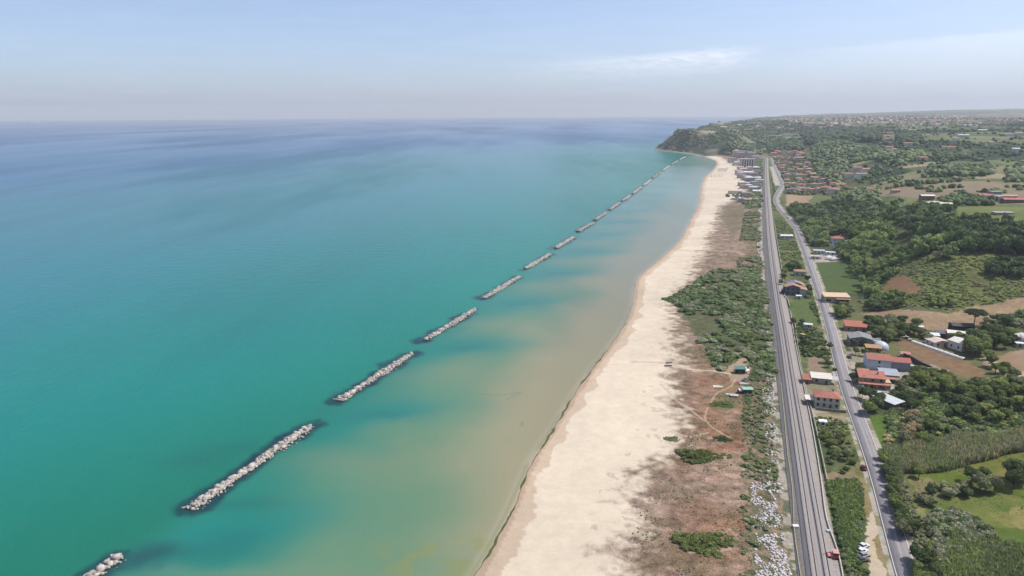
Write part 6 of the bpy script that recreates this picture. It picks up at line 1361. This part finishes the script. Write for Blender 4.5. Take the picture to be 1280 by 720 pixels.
# ------------------------------------------------------------------ cars
TYRE = wall_mat((.02, .02, .02), .1, 3, .9, "tyre rubber")
def car_paint(c):
    k = ('car', c)
    if k not in _mats:
        m, nt, b = newmat("car paint", .35, .5); b.inputs["Base Color"].default_value = (*c, 1); b.inputs["Coat Weight"].default_value = .5; _mats[k] = m
    return _mats[k]
def car(px_, py_, rz, col, label, group=None, van=False, z=None, scale=1.0, p=None):
    b0 = p or base(px_, py_); e = empty("parked_van" if van else "car", b0, rz, label, "van" if van else "car", group); e.scale = (scale,) * 3
    L_, W_ = (5.0, 1.95) if van else (4.2, 1.76)
    bm = bmesh.new(); H1 = .95 if not van else 1.2
    prism(bm, [(-L_/2, .32), (-L_/2 + .1, .78), (-L_/2 + .35, H1 - .05), (L_/2 - .3, H1 - .12), (L_/2 - .02, .66), (L_/2, .32)], -W_/2, W_/2, 'x'); bmesh.ops.bevel(bm, geom=bm.edges[:], offset=.07, segments=2, affect='EDGES'); bmdone("body", bm, car_paint(col), e, True)
    bm = bmesh.new(); zt = 1.46 if not van else 2.0; a0, a1 = (-L_/2 + .45, L_/2 - 1.25) if not van else (-L_/2 + .1, L_/2 - 1.0)
    prism(bm, [(a0, H1 - .1), (a0 + .5, zt - .04), (a1 - .7, zt - .04), (a1, H1 - .1)], -W_/2 + .13, W_/2 - .13, 'x'); bmdone("window_glass", bm, GLASS, e)
    bm = bmesh.new(); bmbox(bm, -W_/2 + .17, W_/2 - .17, a0 + .45, a1 - .62, zt - .05, zt + .03); bmesh.ops.bevel(bm, geom=bm.edges[:], offset=.025, segments=1, affect='EDGES'); bmdone("roof_panel", bm, car_paint(col), e)
    for sx in (-1, 1):
        for yy in (-L_/2 + .8, L_/2 - .85):
            bm = bmesh.new(); bmesh.ops.create_cone(bm, cap_ends=True, segments=16, radius1=.32, radius2=.32, depth=.2, matrix=Matrix.Translation((sx * (W_/2 - .09), yy, .32)) @ Matrix.Rotation(R(90), 4, 'Y')); bmdone("wheel", bm, TYRE, e)
        bm = bmesh.new(); bmbox(bm, sx * (W_/2 - .4) - .17, sx * (W_/2 - .4) + .17, L_/2 - .08, L_/2 + .015, .58, .72); bmdone("headlight", bm, WHT_P, e)
        bm = bmesh.new(); bmbox(bm, sx * (W_/2 - .3) - .13, sx * (W_/2 - .3) + .13, -L_/2 - .015, -L_/2 + .06, .6, .76); bmdone("tail_light", bm, car_paint((.3, .01, .01)), e)
    return e
WHT_P = wall_mat((.7, .7, .7), .05, 1, .3, "lamp lens")
def road_p(px_, py_, lat, rzoff=0):
    g = gz(px_, py_, 3.12); d_, al_, _ = dseg(np.array([g[0]]), np.array([g[1]]), road); s = np.concatenate([[0], np.cumsum(np.linalg.norm(np.diff(road, axis=0), axis=1))]); T = np.gradient(road, axis=0); T /= np.linalg.norm(T, axis=1)[:, None]
    c = np.array([np.interp(al_[0], s, road[:, k]) for k in (0, 1)]); t = np.array([np.interp(al_[0], s, T[:, k]) for k in (0, 1)]); return (float(c[0] + t[1] * lat), float(c[1] - t[0] * lat), 3.13), math.atan2(t[1], t[0]) - math.pi / 2 + rzoff
p, a = road_p(1082, 586, -4.5); car(0, 0, a, (.16, .012, .02), "dark red car at the left verge of the road", p=p)
p, a = road_p(1012, 330, 1.7)
p, a = road_p(985, 273, -1.6, math.pi); car(0, 0, a, (.03, .03, .035), "dark car driving round the far bend", p=p)
p, a = road_p(969, 248, -1.8, math.pi); car(0, 0, a, (.6, .6, .6), "white car where the road dips to the junction", p=p)
PG = "cars parked side by side on the dirt pull-out"
car(1079.5, 684, R(-62), (.62, .62, .64), "farthest white car on the dirt pull-out", PG)
car(1077.5, 690.5, R(-66), (.66, .66, .68), "middle white car on the dirt pull-out", PG)
car(1080, 695.5, R(-72), (.30, .29, .28), "grey car in the row on the dirt pull-out", PG)
car(1077.5, 701.5, R(-74), (.05, .035, .03), "dark brown car nearest the camera on the pull-out", PG)
car(1076.5, 485, R(20), (.45, .50, .55), "silver car parked in front of the terracotta house")
car(1071.5, 477, R(-20), (.025, .035, .06), "dark blue car parked beside the terracotta house")
car(1061.5, 447, R(-10), (.03, .03, .035), "black car in the driveway above the roadside trees")
car(1098.5, 420.5, R(-70), (.10, .11, .13), "dark grey car behind the grey barn")
car(1048.5, 373 + 7, R(15), (.04, .07, .09), "dark van parked under the tan roofed building", van=True)
car(1106, 386.5, R(-75), (.30, .36, .42), "pale blue car in the shade at the tan field corner")
car(1098, 387, R(-70), (.50, .48, .45), "light grey car left of the pale blue car")
car(974.5, 254.5, R(-30), (.65, .65, .65), "white car parked beside the far junction")
car(1024.5, 323.5, R(-60), (.10, .08, .08), "dark car in the middle of the white yard")
car(1105, 494, R(-80), (.05, .05, .055), "dark car on the paving below the annex")
car(1163.5+70, 440.5, R(-40), (.60, .62, .64), "white car in the shade right of the tall dark wood")
# red rail maintenance machine
e = empty("rail_machine", base(1040.5, 697), -R(14), "small red maintenance machine parked at the side of the tracks", "machine", None)
REDP = car_paint((.42, .055, .045)); PNK = wall_mat((.56, .30, .27), .15, 1, .6)
sub(e, "chassis", lambda b_: bmbox(b_, -1.7, 1.7, -1.3, 1.3, .55, 1.0), REDP); sub(e, "cab", lambda b_: bmbox(b_, .0, 1.6, -1.1, 1.1, 1.0, 2.3), REDP); sub(e, "cab_roof", lambda b_: bmbox(b_, -.1, 1.7, -1.2, 1.2, 2.3, 2.42), PNK); sub(e, "deck", lambda b_: bmbox(b_, -1.6, -.1, -1.1, 1.1, 1.0, 1.25), PNK); sub(e, "window_glass", lambda b_: bmbox(b_, .2, 1.4, -1.13, -1.06, 1.5, 2.15), GLASS)
sub(e, "boom", lambda b_: prism(b_, [(-2.9, .9), (-2.7, 1.05), (-.6, 2.2), (-.5, 2.0)], -.2, .0, 'y'), REDP)
for sx in (-1.2, 1.2):
    for yy in (-1.25, 1.25): sub(e, "wheel", lambda b_: bmesh.ops.create_cone(b_, cap_ends=True, segments=16, radius1=.5, radius2=.5, depth=.3, matrix=Matrix.Rotation(R(90), 4, 'X')), TYRE, (sx, yy, .5))
e = empty("white_cabinet", base(1035, 666), 0, "little white lineside box beside the inland track", "box"); sub(e, "body", lambda b_: bmbox(b_, -.5, .5, -.4, .4, 0, 1.0), wall_mat((.66, .66, .64), .05, 1)); sub(e, "lid", lambda b_: bmbox(b_, -.56, .56, -.46, .46, 1.0, 1.08), wall_mat((.5, .5, .5), .05, 1))
e = empty("white_cabinet", base(994.5, 660), 0, "pinkish white lineside box on the seaward side", "box"); sub(e, "body", lambda b_: bmbox(b_, -.9, .9, -.6, .6, 0, .9), wall_mat((.68, .58, .54), .05, 1)); sub(e, "lid", lambda b_: bmbox(b_, -1.0, 1.0, -.7, .7, .9, 1.0), wall_mat((.7, .66, .62), .05, 1))
# utility poles
def pole(px_, py_, h, label):
    e = empty("utility_pole", base(px_, py_), R(10), label, "pole", "utility poles"); v, f = tube([(0,0,-.5),(0,0,h*.5),(0,0,h)], [.16,.13,.10]); link("pole", mesh_np("pole", np.array(v), np.array(f)), wall_mat((.42,.40,.37), .15, 1), e); sub(e, "crossarm", lambda b_: bmbox(b_, -.8, .8, -.06, .06, h - .7, h - .55), WOODM)
pole(1042, 552, 8.5, "pale utility pole rising from the garden rows"); pole(1118, 488, 8, "pale utility pole beside the white corrugated roof"); pole(1137, 528, 8.5, "utility pole at the right corner of the white roof"); pole(1078, 377, 9, "utility pole beside the tan roofed building"); pole(1078, 487, 8, "pole beside the silver parked car"); pole(1001, 303, 9, "utility pole by the far road bend")
# umbrellas of the far bathing beach
UM = wall_mat((.10, .09, .11), .2, 1, .8, "dark parasol cloth"); UM2 = wall_mat((.38, .34, .30), .2, 1, .8, "pale parasol cloth")
def umb(mat):
    bm = bmesh.new(); bmesh.ops.create_cone(bm, cap_ends=True, segments=8, radius1=1.6, radius2=.05, depth=.7, matrix=Matrix.Translation((0, 0, 2.2))); me = bpy.data.meshes.new("canopy"); bmesh.ops.recalc_face_normals(bm, faces=bm.faces); bm.to_mesh(me); bm.free(); me.materials.append(mat); return me
cm = [umb(UM), umb(UM2)]; bm = bmesh.new(); bmbox(bm, -.05, .05, -.05, .05, -.3, 2.3); pm = bpy.data.meshes.new("pole"); bm.to_mesh(pm); bm.free(); pm.materials.append(WOODM)
for r_ in range(10):
    dark = r_ < 5; x0, y0 = (897 + r_ * 2.5, 215) if dark else (889 + (r_ - 5) * 3.2, 222); x1, y1 = (899.5 + r_ * 2.5, 211) if dark else (890 + (r_ - 5) * 3.2, 218.5)
    for k in range(7):
        t = k / 6; g = gp(x0 + (x1 - x0) * t, y0 + (y1 - y0) * t); lab = "dark beach umbrella in the five slanting rows on the far beach" if dark else "pale beach umbrella in the sparse rows nearer the water"
        e = empty("beach_umbrella", tuple(map(float, g)), 0, lab, "umbrella", "dark umbrellas on the far beach" if dark else "pale umbrellas on the far beach"); link("canopy", cm[0 if dark else 1], None, e); link("pole", pm, None, e)
# ship near the horizon
g = gz(43, 154.3, 0); e = empty("ship", (float(g[0]), float(g[1]), 0), R(8), "tiny white ship far out near the horizon on the left", "ship"); SW = wall_mat((.72, .72, .72), .05, .05, .6, "white ship paint")
k_ = 1.0
def hull(bm):
    pr = [(-88, 2), (-80, 16), (88, 18), (98, 26), (84, 0), (-82, 0)]; prism(bm, [(a_, z_) for a_, z_ in pr], -13, 13, 'y')
    for v in bm.verts: v.co = (v.co.x, v.co.y, v.co.z)
def hull2(bm):
    A = [(-88, 2), (-84, 18), (88, 18), (98, 26), (84, 0), (-82, 0)]
    V0 = [bm.verts.new((a_, -13, z_)) for a_, z_ in A]; V1 = [bm.verts.new((a_, 13, z_)) for a_, z_ in A]; n = len(A); bm.faces.new(V0); bm.faces.new(V1[::-1])
    for i in range(n): bm.faces.new((V0[i], V0[(i + 1) % n], V1[(i + 1) % n], V1[i]))
sub(e, "hull", hull2, SW); sub(e, "superstructure", lambda b_: bmbox(b_, -78, 60, -11, 11, 18, 44), SW); sub(e, "funnel", lambda b_: bmbox(b_, -50, -38, -4, 4, 44, 58), SW)
# weed line at the water's edge
P = smooth(PL([(560,775),(592,722),(612,690),(640,640),(656,600),(664,580),(690,540),(720,490),(742,460),(764,431),(782,404)], 0), .8); rg = np.random.default_rng(8)
d_ = np.arange(len(P)); wv = fbm(d_.astype(float), d_ * 0., 14, 3, 4); half = .12 + .95 * np.clip(wv - .38, 0, 1) * 2 * np.interp(P[:, 1], [180, 330, 520], [1, .75, .35])
T = np.gradient(P, axis=0); T /= np.linalg.norm(T, axis=1)[:, None]; N = np.stack([T[:, 1], -T[:, 0]], 1); jt = (fbm(d_ * 1., d_ * 0., 5, 2, 9) - .5)[:, None] * 1.2
A = P + N * (jt - half[:, None]); B = P + N * (jt + half[:, None]); n = len(P); i = np.arange(n - 1)
me = mesh_np("seaweed_line", np.vstack([np.column_stack([A, np.full(n, .05)]), np.column_stack([B, np.full(n, .07)])]), np.stack([i, n + i, n + i + 1, i + 1], 1))
tag(link("seaweed_line", me, wall_mat((.085, .10, .035), .4, .8, .9, "seaweed")), "dark green line of seaweed along the water's edge", "seaweed", None, "stuff")
